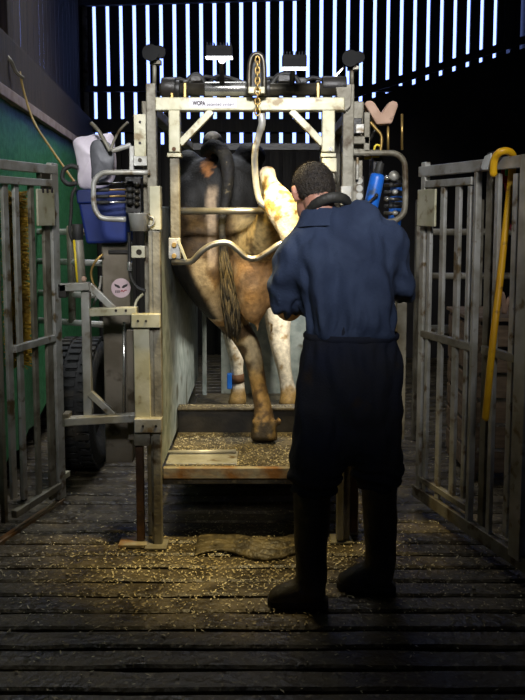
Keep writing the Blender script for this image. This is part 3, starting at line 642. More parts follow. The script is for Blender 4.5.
# ---- right console things
Yr = 3.42
vb_ = thing('leg_rest', 'pale V shaped wooden leg rest at the right of the crush', 'leg rest', A(382, 126, Yr))
pl = [(364.5, 104), (367, 100.5), (372, 100.5), (375, 103), (381.5, 113), (389, 102.5), (393, 100.5), (397, 101.5), (398.5, 105), (392, 123.5), (377, 124.5)]
MB().prism([A(x, y, Yr) for x, y in pl], (0, 0.07, 0)).build('block', 'pink_wood', vb_, bevel=0.007)
MB().tube([A(388, 122, Yr + 0.035), A(388, 153, Yr + 0.035)], 0.006, 8).build('stem', 'brass', vb_, smooth=True)
MB().tube([A(379, 122, Yr + 0.035), A(370, 140, Yr + 0.035)], 0.007, 8).build('stem', 'black_metal', vb_, smooth=True)
def cyl(name, p0, p1, r, label, m, group=None):
    t = thing(name, label, 'cylinder', p0, group)
    ax = (p1 - p0); L = ax.length; n = 12
    pts = [p0, p0 + ax * 0.03, p0 + ax * 0.5, p0 + ax * 0.9, p0 + ax * 0.97, p1]
    MB().tube(pts, [r * 0.9, r, r, r, r * 0.93, r * 0.7], 20).build('body', m, t, smooth=True)
    MB().tube([p1, p1 + ax.normalized() * 0.05], r * 0.55, 14).build('neck', 'rubber', t, smooth=True, bevel=0.002)
    return t
t = cyl('blue_cylinder', A(367.5, 222, Yr - 0.05), A(378, 174, Yr - 0.05), 0.033, 'bright blue cylinder tilted against the right console with black lever', 'blue_paint')
MB().tube([A(360, 211, Yr - 0.10), A(376, 196, Yr - 0.10)], 0.0055, 8).build('lever', 'black_metal', t, smooth=True)
MB().ell(A(376.5, 195.5, Yr - 0.10), 0.009, 0.009, 0.009).build('lever_knob', 'black_metal', t, smooth=True)
t = cyl('blue_cylinder', A(394, 228, Yr + 0.17), A(397, 186, Yr + 0.17), 0.031, 'darker blue banded cylinder inside the right guard tube', 'blue_paint')
for py in (192, 202, 213): MB().tube([A(396.6, py, Yr + 0.17), A(396.4, py + 4, Yr + 0.17)], 0.0345, 18).build('band', 'rubber', t, smooth=True)
gp = thing('gauge_block', 'stack of round grey gauges on a black block beside blue cylinder', 'gauge', A(359, 203, Yr - 0.02))
prect(MB(), 355, 176, 364, 204, Yr - 0.01, 0.05).build('block', 'black_metal', gp, bevel=0.004)
for py in (181, 188.5, 196): 
    c = A(359.5, py, Yr - 0.025); MB().tube([c + Vector((0, 0.02, 0)), c], 0.016, 16).build('gauge', 'galv', gp, smooth=True, bevel=0.002)
fv = thing('filter_valve', 'black regulator with yellow taps and brass pipe on right console', 'valve', A(378, 174, Yr))
prect(MB(), 373, 152, 383, 174, Yr - 0.01, 0.05).build('body', 'black_metal', fv, bevel=0.004)
MB().tube(bez([A(370, 122, Yr - 0.02), A(376, 129, Yr - 0.02), A(381, 135, Yr - 0.02), A(381.5, 143, Yr - 0.02), A(380, 152, Yr - 0.02)], 4), 0.007, 8).build('pipe', 'brass', fv, smooth=True)
for x, y in ((368, 157.5), (376, 156)): prect(MB(), x - 3.5, y - 1.6, x + 3.5, y + 1.6, Yr - 0.03, 0.02).build('tap', 'yellow_paint', fv, bevel=0.003)
MB().tube(bez([A(374, 150, Yr - 0.02), A(376, 145, Yr - 0.02), A(380, 146, Yr - 0.02)], 4), 0.005, 8).build('tap', 'yellow_paint', fv, smooth=True)
va = thing('valve_bank', 'black valve bank with silver fittings inside the right guard tube', 'valve', A(390, 222, Yr + 0.1))
for k in range(6):
    py = 178 + k * 7; MB().tube([A(384, py, Yr + 0.08), A(403, py + 0.5, Yr + 0.08)], 0.008, 8).build('line', ('rubber', 'oily_steel')[k % 2], va, smooth=True)
    MB().ell(A(387 + (k % 3) * 4, py, Yr + 0.065), 0.014, 0.014, 0.012).build('fitting', ('chrome', 'rubber', 'galv')[k % 3], va, smooth=True)
MB().ell(A(394, 176, Yr + 0.07), 0.026, 0.02, 0.024).build('fitting', 'galv', va, smooth=True)
MB().tube([A(371, 158, Yr + 0.09), A(371, 222, Yr + 0.09)], 0.009, 8).build('riser', 'black_metal', va, smooth=True)
MB().tube([A(402, 114, Yr + 0.12), A(402, 150, Yr + 0.12)], 0.006, 8).build('riser', 'brass', va, smooth=True)

# ================================================================== GATES
def make_gate(p_top, p_bot_px, vpx, Yg, label, side):
    base = A(p_bot_px[0], p_bot_px[1], Yg); base.z = 0
    d = Vector(((vpx - 262.5) / F * -1 / CH, -1, 0)).normalized()     # from the far end towards the camera
    return base, d
def gate_tools(base, d, root):
    n = Vector((-d.y, d.x, 0)); R = Matrix((d, n, Z_)).transposed()
    def U(px, py): return hit(px, py, base, d)
    def vbar(name, px, wpx, y0, y1, m, dep=0.03, off=0.0, pyref=None, bevel=0.003, fr=1.0):
        pr = pyref if pyref else 260
        u0, _ = U(px, pr); u1, _ = U(px + wpx, pr); um = (u0 + u1) / 2; u0 = um + (u0 - um) * fr; u1 = um + (u1 - um) * fr; z1 = U(px, y0)[1]; z0 = U(px, y1)[1]
        c = base + d * ((u0 + u1) / 2) + n * off + Vector((0, 0, (z0 + z1) / 2 - base.z))
        return MB().box(c, (abs(u1 - u0), dep, z1 - z0), R).build(name, m, root, bevel=bevel)
    def hbar(name, u0, u1, z, h, m, dep=0.035, off=0.0, bevel=0.003):
        c = base + d * ((u0 + u1) / 2) + n * off + Vector((0, 0, z))
        return MB().box(c, (abs(u1 - u0), dep, h), R).build(name, m, root, bevel=bevel)
    return U, vbar, hbar, n, R
# left gate
base, d = make_gate(None, (62.5, 500), 482, 3.85, '', 1)
lg = thing('steel_gate', 'galvanised barred gate standing open at the left, rusty bottom rail', 'gate', base)
U, vbar, hbar, n, R = gate_tools(base, d, lg)
ue = 1.0
ztop_ = U(30, 167.5)[1]; zbot = U(40, 518)[1]
zt1 = U(30, 182)[1]
hbar('top_rail', 0, ue, ztop_, 0.045, 'galv')
hbar('bottom_rail', 0, ue, zbot, 0.055, 'rust_galv')
vbar('post', 50, 9, 163, 505, 'galv', 0.03, fr=0.75)
vbar('post', -7, 6, 160, 530, 'galv_dirty', 0.025, fr=0.6)
hbar('inner_top_rail', U(50, 260)[0], ue, zt1, 0.034, 'galv', 0.03, 0.01)
zb_in = U(30, 503)[1]
hbar('inner_bottom_rail', U(52, 260)[0], U(4, 260)[0], zb_in, 0.035, 'galv_dirty', 0.03, 0.01)
hbar('middle_rail', U(50, 260)[0], U(9, 260)[0], U(30, 344)[1], 0.034, 'galv', 0.03, 0.01)
for px, w_ in ((3, 6.5), (14.5, 5.5), (30, 5), (43, 7)): vbar('bar', px, w_, 184, 505, 'galv' if px < 20 else 'galv_dirty', 0.018, 0.0, fr=0.8)
lp = vbar('latch_plate', 33, 17, 189, 226, 'galv_light', 0.012, 0.03)
for px in (37.5, 42, 46.5): vbar('latch_slot', px, 1.8, 188, 193, 'ink', 0.004, 0.036, bevel=0)
hb = hbar('hinge_lug', -0.06, 0.02, U(60, 478)[1], 0.03, 'galv_light', 0.03)
hbar('stop_lug', 0.06, 0.14, U(45, 176)[1], 0.03, 'oily_steel', 0.03)
# right gate
base, d = make_gate(None, (415, 494), 10, 3.75, '', -1)
rg = thing('steel_gate', 'galvanised barred gate standing open at the right with yellow cane', 'gate', base)
U, vbar, hbar, n, R = gate_tools(base, d, rg)
sg = -1 if n.y > 0 else 1     # towards the camera side
zt = U(440, 170)[1]; ue = 1.12
hbar('top_rail', 0, ue, zt, 0.05, 'galv')
hbar('bottom_rail', 0, ue, 0.09, 0.06, 'galv_dirty')
vbar('post', 420, 8, 163, 492, 'galv', 0.03, fr=0.5)
hbar('inner_top_rail', U(426, 260)[0], U(472, 260)[0], U(445, 183)[1], 0.034, 'galv', 0.03)
hbar('middle_rail', U(424, 260)[0], U(474, 260)[0], U(450, 341)[1], 0.036, 'galv_dirty', 0.03)
hbar('middle_rail', U(486, 260)[0], ue, U(500, 354)[1], 0.036, 'galv_dirty', 0.03)
hbar('inner_bottom_rail', U(424, 260)[0], U(474, 260)[0], 0.17, 0.03, 'galv_dirty', 0.03)
for px, w_ in ((427, 5), (439.5, 6), (454, 7), (466.5, 5)): vbar('bar', px, w_, 186, 500, 'galv', 0.018, fr=0.65)
vbar('post', 473, 6, 170, 525, 'galv', 0.03, fr=0.5); vbar('post', 480, 8, 172, 530, 'galv_dirty', 0.03, -0.03 * sg, fr=0.7)
for px, w_ in ((493.5, 6), (511, 7.5)): vbar('bar', px, w_, 174, 540, 'galv', 0.02, fr=0.65)
vbar('post', 522, 12, 155, 560, 'galv', 0.05)
vbar('latch_plate', 422.5, 17.5, 190, 226, 'galv_light', 0.012, 0.03 * sg)
# cane over the right gate
def on_gate(px, py, off): 
    b2 = base + n * off * sg; uu, z = hit(px, py, b2, d); return b2 + d * uu + Vector((0, 0, z))
zc = U(503, 157)[1]
pts = [on_gate(493.5, 174, 0.045), on_gate(493.5, 166, 0.048), on_gate(495, 158, 0.045), on_gate(500, 152.5, 0.02), on_gate(507, 151, -0.01), on_gate(513, 154, -0.045), on_gate(514.5, 164, -0.05)]
pts2 = [on_gate(509, 195, -0.055), on_gate(504, 240, -0.06)]
# the stick passes behind the rail and hangs in front of the middle rail between the bars
mid = [on_gate(496, 310, 0.0), on_gate(490, 360, 0.045), on_gate(485.5, 418, 0.06)]
cane_pts = [on_gate(493.5, 174, 0.046), on_gate(493.5, 166, 0.05), on_gate(495, 158, 0.05), on_gate(499.5, 152.5, 0.045), on_gate(506, 151, 0.02), on_gate(512, 154, -0.02), on_gate(513, 162, -0.045), on_gate(511, 180, -0.05), on_gate(507, 215, -0.035), on_gate(500, 280, 0.0), on_gate(492.5, 345, 0.045), on_gate(485.5, 418, 0.06)]
cane = thing('cane', 'yellow plastic cattle cane hooked over the right gate', 'cane', cane_pts[-1])
MB().tube(bez(cane_pts[:8], 6), 0.0155, 12, roundcap=True).build('handle', 'yellow_plastic', cane, smooth=True)
MB().tube(bez(cane_pts[7:], 6), 0.0150, 12, roundcap=True).build('shaft', 'yellow_plastic', cane, smooth=True)
tg = thing('tag', 'white plastic tag clipped to the top rail beside the cane', 'tag', on_gate(487, 175, 0.04))
MB().prism([on_gate(x, y, 0.045) for x, y in ((486, 156), (492.5, 153), (492, 160), (489, 170), (483, 170), (482, 167))], n * sg * 0.008).build('plate', 'white_plastic', tg, bevel=0.003)
MB().prism([on_gate(x, y, 0.03) for x, y in ((489, 153), (497, 151), (497, 155), (492, 158))], n * sg * 0.012).build('clip', 'rubber', tg, bevel=0.002)
rs = thing('halter_strap', 'red strap with green tab hanging behind the cane', 'strap', on_gate(508, 240, -0.1))
MB().tube(bez([on_gate(505, 168, -0.1), on_gate(507, 182, -0.1), on_gate(511, 200, -0.1), on_gate(518, 185, -0.1), on_gate(519, 176, -0.1)], 5), 0.014, 8).build('webbing', 'red_plastic', rs, smooth=True)
MB().tube(bez([on_gate(517, 214, -0.1), on_gate(519, 224, -0.1), on_gate(515, 231, -0.1), on_gate(506, 222, -0.1)], 5), 0.011, 8).build('webbing', 'red_plastic', rs, smooth=True)
MB().box(on_gate(509, 171, -0.07), (0.03, 0.02, 0.04)).build('tab', 'green_plastic', rs, bevel=0.004)
MB().box(on_gate(505, 175, -0.075), (0.03, 0.02, 0.07)).build('clip', 'red_plastic', rs, bevel=0.004)

# ---- pen fence and crate beyond the right gate
pf = thing('pen_fence', 'dim tubular pen fence behind the right gate', 'fence', A(455, 420, 4.95).xy.to_3d())
for py in (232, 276, 331): 
    z = A(450, py, 4.95).z
    MB().tube([(A(420, py, 4.95).x, 4.95, z), (2.3, 4.95, z)], 0.022, 10).build('rail', 'galv_dirty', pf, smooth=True)
for px in (419, 476, 540):
    x = A(px, 300, 4.93).x; MB().box((x, 4.93, 0.8), (0.06, 0.06, 1.6)).build('post', 'galv_dirty', pf, bevel=0.004)
MB().box((A(447, 328, 4.88).x, 4.88, A(447, 329, 4.88).z), (0.28, 0.03, 0.05)).build('name_plate', 'galv', pf, bevel=0.003)
cx = A(520, 380, 4.25).x
cr_ = thing('wooden_crate', 'weathered wooden slatted crate behind the cane and right gate', 'crate', (cx, 4.3, 0))
for k in range(6):
    z0 = 0.10 + k * 0.145
    MB().box((cx, 4.15, z0), (0.62, 0.02, 0.12)).build('slat', 'wood_crate', cr_, bevel=0.003)
    MB().box((cx - 0.31, 4.4, z0), (0.02, 0.5, 0.12)).build('slat', 'wood_crate', cr_, bevel=0.003)
for sx in (-0.29, 0.29):
    for yy in (4.18, 4.62): MB().box((cx + sx, yy, 0.46), (0.05, 0.05, 0.92)).build('corner_post', 'wood_crate', cr_, bevel=0.003)
MB().box((cx, 4.4, 0.92), (0.66, 0.54, 0.02)).build('lid', 'wood_crate', cr_, bevel=0.003)
for k in range(4):
    rp = MB().tube(bez([(cx - 0.22 + 0.1 * k, 4.2, 0.95), (cx - 0.2 + 0.1 * k, 4.18, 1.03), (cx - 0.14 + 0.1 * k, 4.18, 1.06), (cx - 0.12 + 0.1 * k, 4.2, 0.95)], 5), 0.014, 8)
    if k == 0: allrp = rp
    else: allrp.v_off = len(allrp.v); off_ = len(allrp.v); allrp.v += rp.v; allrp.f += [tuple(i + off_ for i in f_) for f_ in rp.f]
tag(allrp.build('rope', 'pink_wood', smooth=True), 'pale rope coiled on the wooden crate behind the right gate', 'rope')

# ================================================================== COW
cb_ = MB()
cx0 = -0.205
def ring(Y, z, hw, hh, n=22, p=2.3, dx=0.0):
    out = []
    for k in range(n):
        a = 2 * math.pi * k / n; c_, s_ = math.cos(a), math.sin(a)
        out.append(Vector((cx0 + dx + hw * math.copysign(abs(c_) ** (2 / p), c_), Y, z + hh * math.copysign(abs(s_) ** (2 / p), s_))))
    return out
cb_.loft([ring(3.71, 1.58, 0.08, 0.10), ring(3.735, 1.56, 0.17, 0.19), ring(3.80, 1.52, 0.245, 0.27), ring(3.92, 1.475, 0.285, 0.335), ring(4.08, 1.45, 0.295, 0.375), ring(4.35, 1.37, 0.315, 0.42),
          ring(4.7, 1.31, 0.33, 0.45), ring(5.0, 1.30, 0.29, 0.42), ring(5.2, 1.33, 0.22, 0.36), ring(5.38, 1.40, 0.15, 0.25), ring(5.7, 1.47, 0.11, 0.18), ring(5.9, 1.52, 0.10, 0.15),
          ring(6.05, 1.50, 0.115, 0.14), ring(6.2, 1.43, 0.10, 0.115), ring(6.4, 1.33, 0.075, 0.085), ring(6.5, 1.28, 0.08, 0.07), ring(6.55, 1.26, 0.05, 0.05)])
for sx in (-1, 1): cb_.tube([(cx0 + sx * 0.09, 5.95, 1.58), (cx0 + sx * 0.18, 5.93, 1.58), (cx0 + sx * 0.27, 5.92, 1.54)], [0.03, 0.05, 0.015], 10)
cb_.ell(A(188, 165, 3.93), 0.075, 0.10, 0.08); cb_.ell(A(250, 156, 3.95), 0.085, 0.11, 0.07)      # hip bones
cb_.ell(A(213, 143, 3.84), 0.055, 0.12, 0.06)                                                # tail head
cb_.ell(A(192, 205, 3.80), 0.12, 0.12, 0.16); cb_.ell(A(236, 200, 3.82), 0.11, 0.12, 0.14)      # rump muscle
def limb(rows, ref=X_):
    cb_.tube(bez([r[0] for r in rows], 3), bez_r([r[1] for r in rows], 3), 16, ref=ref, rb=bez_r([r[2] if len(r) > 2 else r[1] for r in rows], 3), roundcap=True)
def bez_r(v, k): return [p.x for p in bez([Vector((a, 0, 0)) for a in v], k)]
# standing left hind leg
limb([(A(199, 222, 3.93), 0.175, 0.20), (A(202, 253, 3.92), 0.178, 0.22), (A(211, 283, 3.94), 0.138, 0.19), (A(224, 308, 3.97), 0.095, 0.14), (A(238, 328, 4.0), 0.068, 0.10), (A(249, 346, 4.0), 0.061, 0.075), (A(255, 366, 3.97), 0.050, 0.056), (A(259, 388, 3.95), 0.045, 0.046), (A(263, 408, 3.93), 0.050, 0.05), (A(264, 420, 3.91), 0.060, 0.058), (A(264, 427, 3.895), 0.056, 0.06)])
for dx_ in (-6.5, 6.5): cb_.tube([A(264 + dx_ * 0.8, 424, 3.895), A(264 + dx_, 433, 3.875), A(264 + dx_ * 1.1, 440, 3.86)], [0.032, 0.037, 0.038], 12, rb=[0.04, 0.052, 0.058], ref=X_)
for dx_ in (-9, 15): cb_.ell(A(264 + dx_, 421, 3.86), 0.02, 0.02, 0.026)
cb_.ell(A(249, 349, 4.03), 0.05, 0.05, 0.06)
# raised right hind leg
limb([(A(243, 225, 3.90), 0.13, 0.17), (A(250, 240, 3.82), 0.135, 0.16), (A(262, 240, 3.68), 0.10, 0.11), (A(268, 222, 3.55), 0.066, 0.075), (A(268, 198, 3.46), 0.044, 0.05), (A(267.5, 178, 3.40), 0.036, 0.035), (A(268, 172, 3.37), 0.032, 0.03)])
limb([(A(267.5, 173, 3.385), 0.042, 0.036), (A(270, 184, 3.365), 0.038, 0.040), (A(277, 198, 3.335), 0.066, 0.055), (A(283, 211, 3.295), 0.075, 0.058), (A(289, 229, 3.25), 0.056, 0.046), (A(296, 248, 3.21), 0.047, 0.042), (A(303, 264, 3.18), 0.052, 0.05), (A(308, 276, 3.15), 0.054, 0.055), (A(311, 286, 3.13), 0.05, 0.056)])
# udder and teats
UD = [(A(253, 276, 3.80), 0.105, 0.14, 0.245), (A(289, 270, 3.77), 0.125, 0.15, 0.265), (A(270, 250, 3.88), 0.16, 0.16, 0.2)]
for c, rx, ry, rz in UD: cb_.ell(c, rx, ry, rz)
for px, py, yy in ((258, 320, 3.80), (271, 322, 3.82)): cb_.tube([A(px, py, yy), A(px, py + 7, yy), A(px, py + 13, yy)], [0.016, 0.012, 0.009], 8)
# fore legs
limb([(Vector((A(230, 300, 4.95).x, 4.95, 1.1)), 0.11, 0.12), (A(231, 318, 4.95), 0.085, 0.09), (A(233, 338, 4.95), 0.062, 0.066), (A(236, 352, 4.93), 0.058, 0.06), (A(237, 368, 4.92), 0.043, 0.045), (A(238, 386, 4.92), 0.045, 0.046), (A(238, 397, 4.90), 0.056, 0.054), (A(237, 405, 4.87), 0.062, 0.07)])
limb([(Vector((A(277, 300, 4.95).x, 4.95, 1.1)), 0.11, 0.12), (A(278, 318, 4.95), 0.09, 0.09), (A(279, 335, 4.95), 0.076, 0.07), (A(281, 350, 4.93), 0.066, 0.064), (A(284, 368, 4.92), 0.050, 0.05), (A(287, 385, 4.92), 0.050, 0.05), (A(289, 397, 4.90), 0.060, 0.056), (A(288, 406, 4.87), 0.064, 0.07)])
cow_me = remeshed(cb_, 'body', 0.0135, 7)
for sel, floor_z in ((lambda c: 3.6 < c.y < 4.3, ZD + 0.001), (lambda c: c.y > 4.5, 0.201)):
    vv = [v for v in cow_me.vertices if v.co.z < 0.55 and sel(v.co)]; lo_ = min(v.co.z for v in vv)
    for v in vv: v.co.z = 0.55 - (0.55 - v.co.z) * (0.55 - floor_z) / (0.55 - lo_)      # hooves rest on the deck
SB = (0.012, 0.0105, 0.008); TAN = (0.40, 0.22, 0.085); BRN = (0.12, 0.062, 0.023); WHT = (0.62, 0.56, 0.45); PINK = (0.40, 0.225, 0.088); DRT = (0.27, 0.17, 0.055); HOOF = (0.07, 0.045, 0.02)
hock = A(268, 172, 3.37); fet = A(303, 264, 3.18)
def seg_d(p, a, b):
    t = max(0, min(1, (p - a).dot(b - a) / (b - a).length_squared)); return (p - (a + (b - a) * t)).length, t
EDGE = [(q_.x, q_.z) for q_ in (A(166, 190, 3.95), A(166, 215, 3.95), A(172, 250, 3.95), A(188, 283, 3.95), A(203, 303, 3.97), A(212, 316, 3.98))]
def coat(p):
    n1 = noise.noise(p * 6.0); n2 = noise.noise(p * 15.0 + Vector((7, 1, 3))); n3 = noise.noise(p * 45.0)
    x, y, z = p
    if y > 4.6:                                   # fore quarters
        if z > 0.98: return mixc(SB, BRN, sst(n1, 0.1, 0.3))
        c = mixc(WHT, DRT, sst(n2 + 0.35 * n3, 0.28, 0.5) * 0.8)
        if z < 0.36: c = mixc(c, DRT, sst(z, 0.40, 0.32))
        if z < 0.27: c = mixc(c, HOOF, 0.8)
        if x < -0.11 and z > 0.72: c = mixc(c, SB, 0.9 * sst(n1, -0.3, 0.1))
        return c
    dl, t = seg_d(p, hock, fet)
    if y < 3.50 and dl < 0.14:
        c = mixc((0.50, 0.44, 0.34), (0.34, 0.20, 0.05), sst(n2 + 0.6 * n3 - 3.0 * (x - hock.x - (fet.x - hock.x) * t) , -0.05, 0.30))
        return mixc(c, (0.16, 0.10, 0.03), sst(n3 + 0.4 * n2, 0.18, 0.40))
    for c0, rx, ry, rz in UD[:2]:
        q = ((x - c0.x) / rx) ** 2 + ((y - c0.y) / ry) ** 2 + ((z - c0.z) / rz) ** 2
        if q < 1.35 and z < 1.36: return mixc(mixc(PINK, (0.55, 0.36, 0.18), 0.7 * sst(n1 + 0.6 * n2 - 3.0 * (x - UD[0][0].x), -0.1, 0.3)), (0.28, 0.145, 0.05), sst(n1, -0.2, 0.4))  # paler left side of the udder is a highlight painted into the coat
    # standing leg below the hock
    if z < 0.92:
        c = mixc((0.085, 0.05, 0.02), (0.27, 0.165, 0.055), sst(n2 + 0.5 * n3, -0.05, 0.35))
        c = mixc(c, (0.5, 0.38, 0.2), sst(n1 + 0.5 * n2, 0.18, 0.42) * sst(z, 0.6, 0.8))
        if z < 0.42: c = mixc(c, mixc((0.035, 0.024, 0.011), (0.15, 0.095, 0.03), sst(n2 + 0.6 * n3, 0.05, 0.4)), sst(z, 0.48, 0.40))
        return c
    edge = 1.50 + 0.05 * n1
    # tan raised-side thigh brightened, brown standing thigh darkened, painting lit and shaded sides
    base = mixc((0.12, 0.070, 0.024), (0.60, 0.42, 0.17), sst(x + 0.06 * n1, -0.20, -0.10))
    base = mixc(base, (0.33, 0.18, 0.06), sst(z, 1.30, 1.0) * sst(x, -0.1, -0.25))
    base = mixc(base, (0.09, 0.05, 0.02), sst(n2 + 0.5 * n3, 0.12, 0.45) * 0.75)
    base = mixc(base, (0.05, 0.03, 0.014), sst(n1 + 0.4 * n2, 0.05, 0.35) * sst(x, -0.20, -0.30) * 0.8)
    base = mixc(base, (0.46, 0.33, 0.17), sst(n1 + 0.3 * n2, 0.22, 0.42) * sst(z, 1.35, 1.15) * sst(x, -0.12, -0.2))
    for (qx, qy, qr) in ((199, 268, 0.05), (207, 285, 0.045), (214, 262, 0.03), (232, 334, 0.05), (247, 338, 0.035)):
        qp = A(qx, qy, 3.85); base = mixc(base, (0.50, 0.36, 0.18), 0.85 * sst(math.hypot(x - qp.x, (z - qp.z) * 0.7) + 0.03 * n2, qr, qr * 0.5) * (y < 3.95))
    c = mixc(base, SB, sst(z, edge - 0.03, edge + 0.05))
    xe = EDGE[0][0]
    for (xa_, za_), (xb_, zb_) in zip(EDGE, EDGE[1:]):
        if zb_ <= z <= za_: xe = xa_ + (xb_ - xa_) * (za_ - z) / (za_ - zb_)
    if z > EDGE[-1][1]: c = mixc(c, SB, sst(x - xe + 0.03 * n1 - 0.035 * (z - 1.1), 0.085, 0.045))
    if y > 4.05: c = mixc(c, SB, 0.92)
    # pale strip under the tail
    xs_ = A(213, 190, 3.75).x + 0.012 * n1
    st_ = sst(abs(x - xs_), 0.032, 0.016) * sst(z, 1.20, 1.3) * sst(z, 1.66, 1.60)
    c = mixc(c, (0.50, 0.36, 0.22), st_ * 0.9)
    v_ = A(207, 166, 3.72); dv = math.hypot((x - v_.x) / 0.035, (z - v_.z) / 0.06)
    c = mixc(c, (0.42, 0.17, 0.05), sst(dv + 0.5 * n3, 1.0, 0.6) * (y < 3.85))
    tv = A(212, 136, 3.8); c = mixc(c, WHT, sst(math.hypot((x - tv.x) / 0.05, (z - tv.z - 0.02) / 0.05) + 0.2 * n2, 1.0, 0.75) * (y < 4.0))
    return c
at_ = cow_me.color_attributes.new('coat', 'FLOAT_COLOR', 'POINT')
for v, dct in zip(cow_me.vertices, at_.data): dct.color = (*coat(v.co), 1.0)
cow_me.materials.clear(); cow_me.materials.append(MATS['cow_coat'])
cow = thing('cow', 'black and tan cow seen from behind in the crush, right hind leg hoisted', 'cow', (cx0, 4.2, 0.25))
put(cow_me, 'body', cow)
tl = bez([A(206, 151, 3.74), A(213, 146, 3.69), A(222, 151, 3.65), A(227, 162, 3.62), A(228, 178, 3.60), A(226, 198, 3.60), A(222, 222, 3.58), A(223, 245, 3.57)], 4)
MB().tube(tl, bez_r([0.032, 0.034, 0.034, 0.034, 0.030, 0.025, 0.017, 0.016], 4), 12, ref=X_, roundcap=True).build('tail', 'rubber', cow, smooth=True).data.materials[0] = MATS['cow_coat_tail'] if 'cow_coat_tail' in MATS else mat('cow_coat_tail', (0.012, 0.010, 0.008), (0.022, 0.018, 0.010), 0.75, 0, 22, 0.6, 70, c3=(0.16, 0.12, 0.06), s3=34, t3=(0.64, 0.72))
ts = bez([A(223, 238, 3.57), A(224, 262, 3.57), A(228, 288, 3.58), A(232, 312, 3.60), A(234, 336, 3.62)], 5)
tm = MB().tube(ts, bez_r([0.016, 0.019, 0.027, 0.027, 0.008], 5), 12, ref=X_)
rnd = random.Random(9)
for k in range(260):
    a = rnd.uniform(0, 6.283); i0 = rnd.randrange(2, len(ts) - 6); p = ts[i0]; rr = (0.010 + 0.016 * sst(i0 / len(ts), 0.0, 0.4)) + rnd.uniform(-0.004, 0.008)
    q0 = p + Vector((math.cos(a) * rr * 0.8, math.sin(a) * rr * 0.8, 0)); q2 = ts[min(i0 + 6, len(ts) - 1)] + Vector((math.cos(a) * rr * rnd.uniform(0.7, 1.3), math.sin(a) * rr, rnd.uniform(-0.05, 0.02)))
    tm.tube([q0, (q0 + q2) / 2 + Vector((math.cos(a), math.sin(a), 0)) * 0.008, q2], [0.004, 0.0045, 0.001], 4)
tm.build('tail_tassel', 'tail_hair', cow, smooth=True)
lb = A(237, 378, 4.92)
bd = MB().tube([lb + Vector((-0.004, 0, 0.028)), lb + Vector((0, 0, -0.028))], 0.0505, 18).build('leg_band', 'rust', cow, smooth=True)
MB().box(A(229.5, 381, 4.88), (0.032, 0.05, 0.10)).build('band_tag', 'blue_paint', bd, bevel=0.006)

# ================================================================== PERSON
def chain_px(mb, rows, ref=X_, n=18, k=3, cap=True):   # rows: px, py, Y, half width in px, half depth in m
    P = [A(r[0], r[1], r[2]) for r in rows]; ra = [r[3] * mpp(p) for r, p in zip(rows, P)]; rb = [r[4] for r in rows]
    mb.tube(bez(P, k), bez_r(ra, k), n, ref=ref, rb=bez_r(rb, k), roundcap=cap)
def wrinkle(me, amp, fn=None, zq=None):
    me.update(); nr = [v.normal.copy() for v in me.vertices]
    for v, n_ in zip(me.vertices, nr):
        p = v.co; a = amp * (noise.noise(Vector((p.x * 16, p.y * 9, p.z * 5.5))) + 0.5 * noise.noise(Vector((p.x * 34, p.y * 20, p.z * 14 + 4))))
        if zq is not None: a *= sst(abs(p.z - zq), 0.01, 0.05)
        if fn: a += fn(p)
        v.co = p + n_ * a
per = thing('person', 'man in navy overalls and rubber boots bent over a raised hoof', 'person', (0.35, 2.83, 0))
# coverall, upper
mb = MB()
chain_px(mb, [(322, 214, 2.99, 17, 0.075), (326, 221, 2.985, 30, 0.085), (335, 231, 2.975, 45, 0.105), (340, 245, 2.965, 53, 0.125), (343, 265, 2.945, 55, 0.135), (347, 290, 2.915, 52.5, 0.138), (350, 315, 2.885, 49, 0.13), (351, 334, 2.865, 46.5, 0.12), (351, 340, 2.86, 47, 0.12)], n=26)
chain_px(mb, [(310, 236, 2.975, 17, 0.085), (300, 245, 2.98, 19, 0.085), (293, 262, 2.985, 19, 0.08), (289, 282, 2.995, 18.5, 0.075), (287, 300, 3.01, 17, 0.07)], k=3)
chain_px(mb, [(287, 300, 3.005, 17, 0.066), (294, 303, 3.07, 16, 0.062), (305, 300, 3.14, 14, 0.05), (316, 293, 3.20, 12, 0.045)], ref=Z_, k=3)
chain_px(mb, [(382, 232, 2.97, 17, 0.085), (391, 242, 2.975, 18, 0.08), (397, 260, 2.985, 16.5, 0.075), (400, 278, 3.0, 15.5, 0.07), (400, 288, 3.02, 14.5, 0.064)], k=3)
chain_px(mb, [(400, 288, 3.02, 14, 0.062), (394, 292, 3.08, 14, 0.058), (376, 290, 3.15, 13, 0.05), (356, 286, 3.20, 11, 0.044)], ref=Z_, k=3)
me = remeshed(mb, 'jacket', 0.0105, 6)
zw = A(351, 335, 2.865).z
def folds(p):
    f_ = math.exp(-((p.z - zw - 0.05) / 0.07) ** 2)
    f_ *= sst(p.z, zw + 0.004, zw + 0.035)
    return 0.008 * f_ * math.sin(p.x * 140 + 3 * noise.noise(p * 7)) + 0.018 * math.sin((p.x * 30 + p.z * 6) + 4 * noise.noise(p * 5)) * math.exp(-((p.z - 1.18) / 0.25) ** 2) + 0.0035 * math.sin(p.z * 62 + p.x * 40 + 3 * noise.noise(p * 6)) * sst(abs(p.x - 0.34), 0.15, 0.22)
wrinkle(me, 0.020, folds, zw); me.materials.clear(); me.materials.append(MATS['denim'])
wc = A(351, 335.5, 2.865)
for v in me.vertices:
    k_ = 1 - 0.10 * sst(v.co.z, zw + 0.006, zw - 0.012)
    v.co.x = wc.x + (v.co.x - wc.x) * k_; v.co.y = wc.y + (v.co.y - wc.y) * k_
jk = put(me, 'overall_top', per)
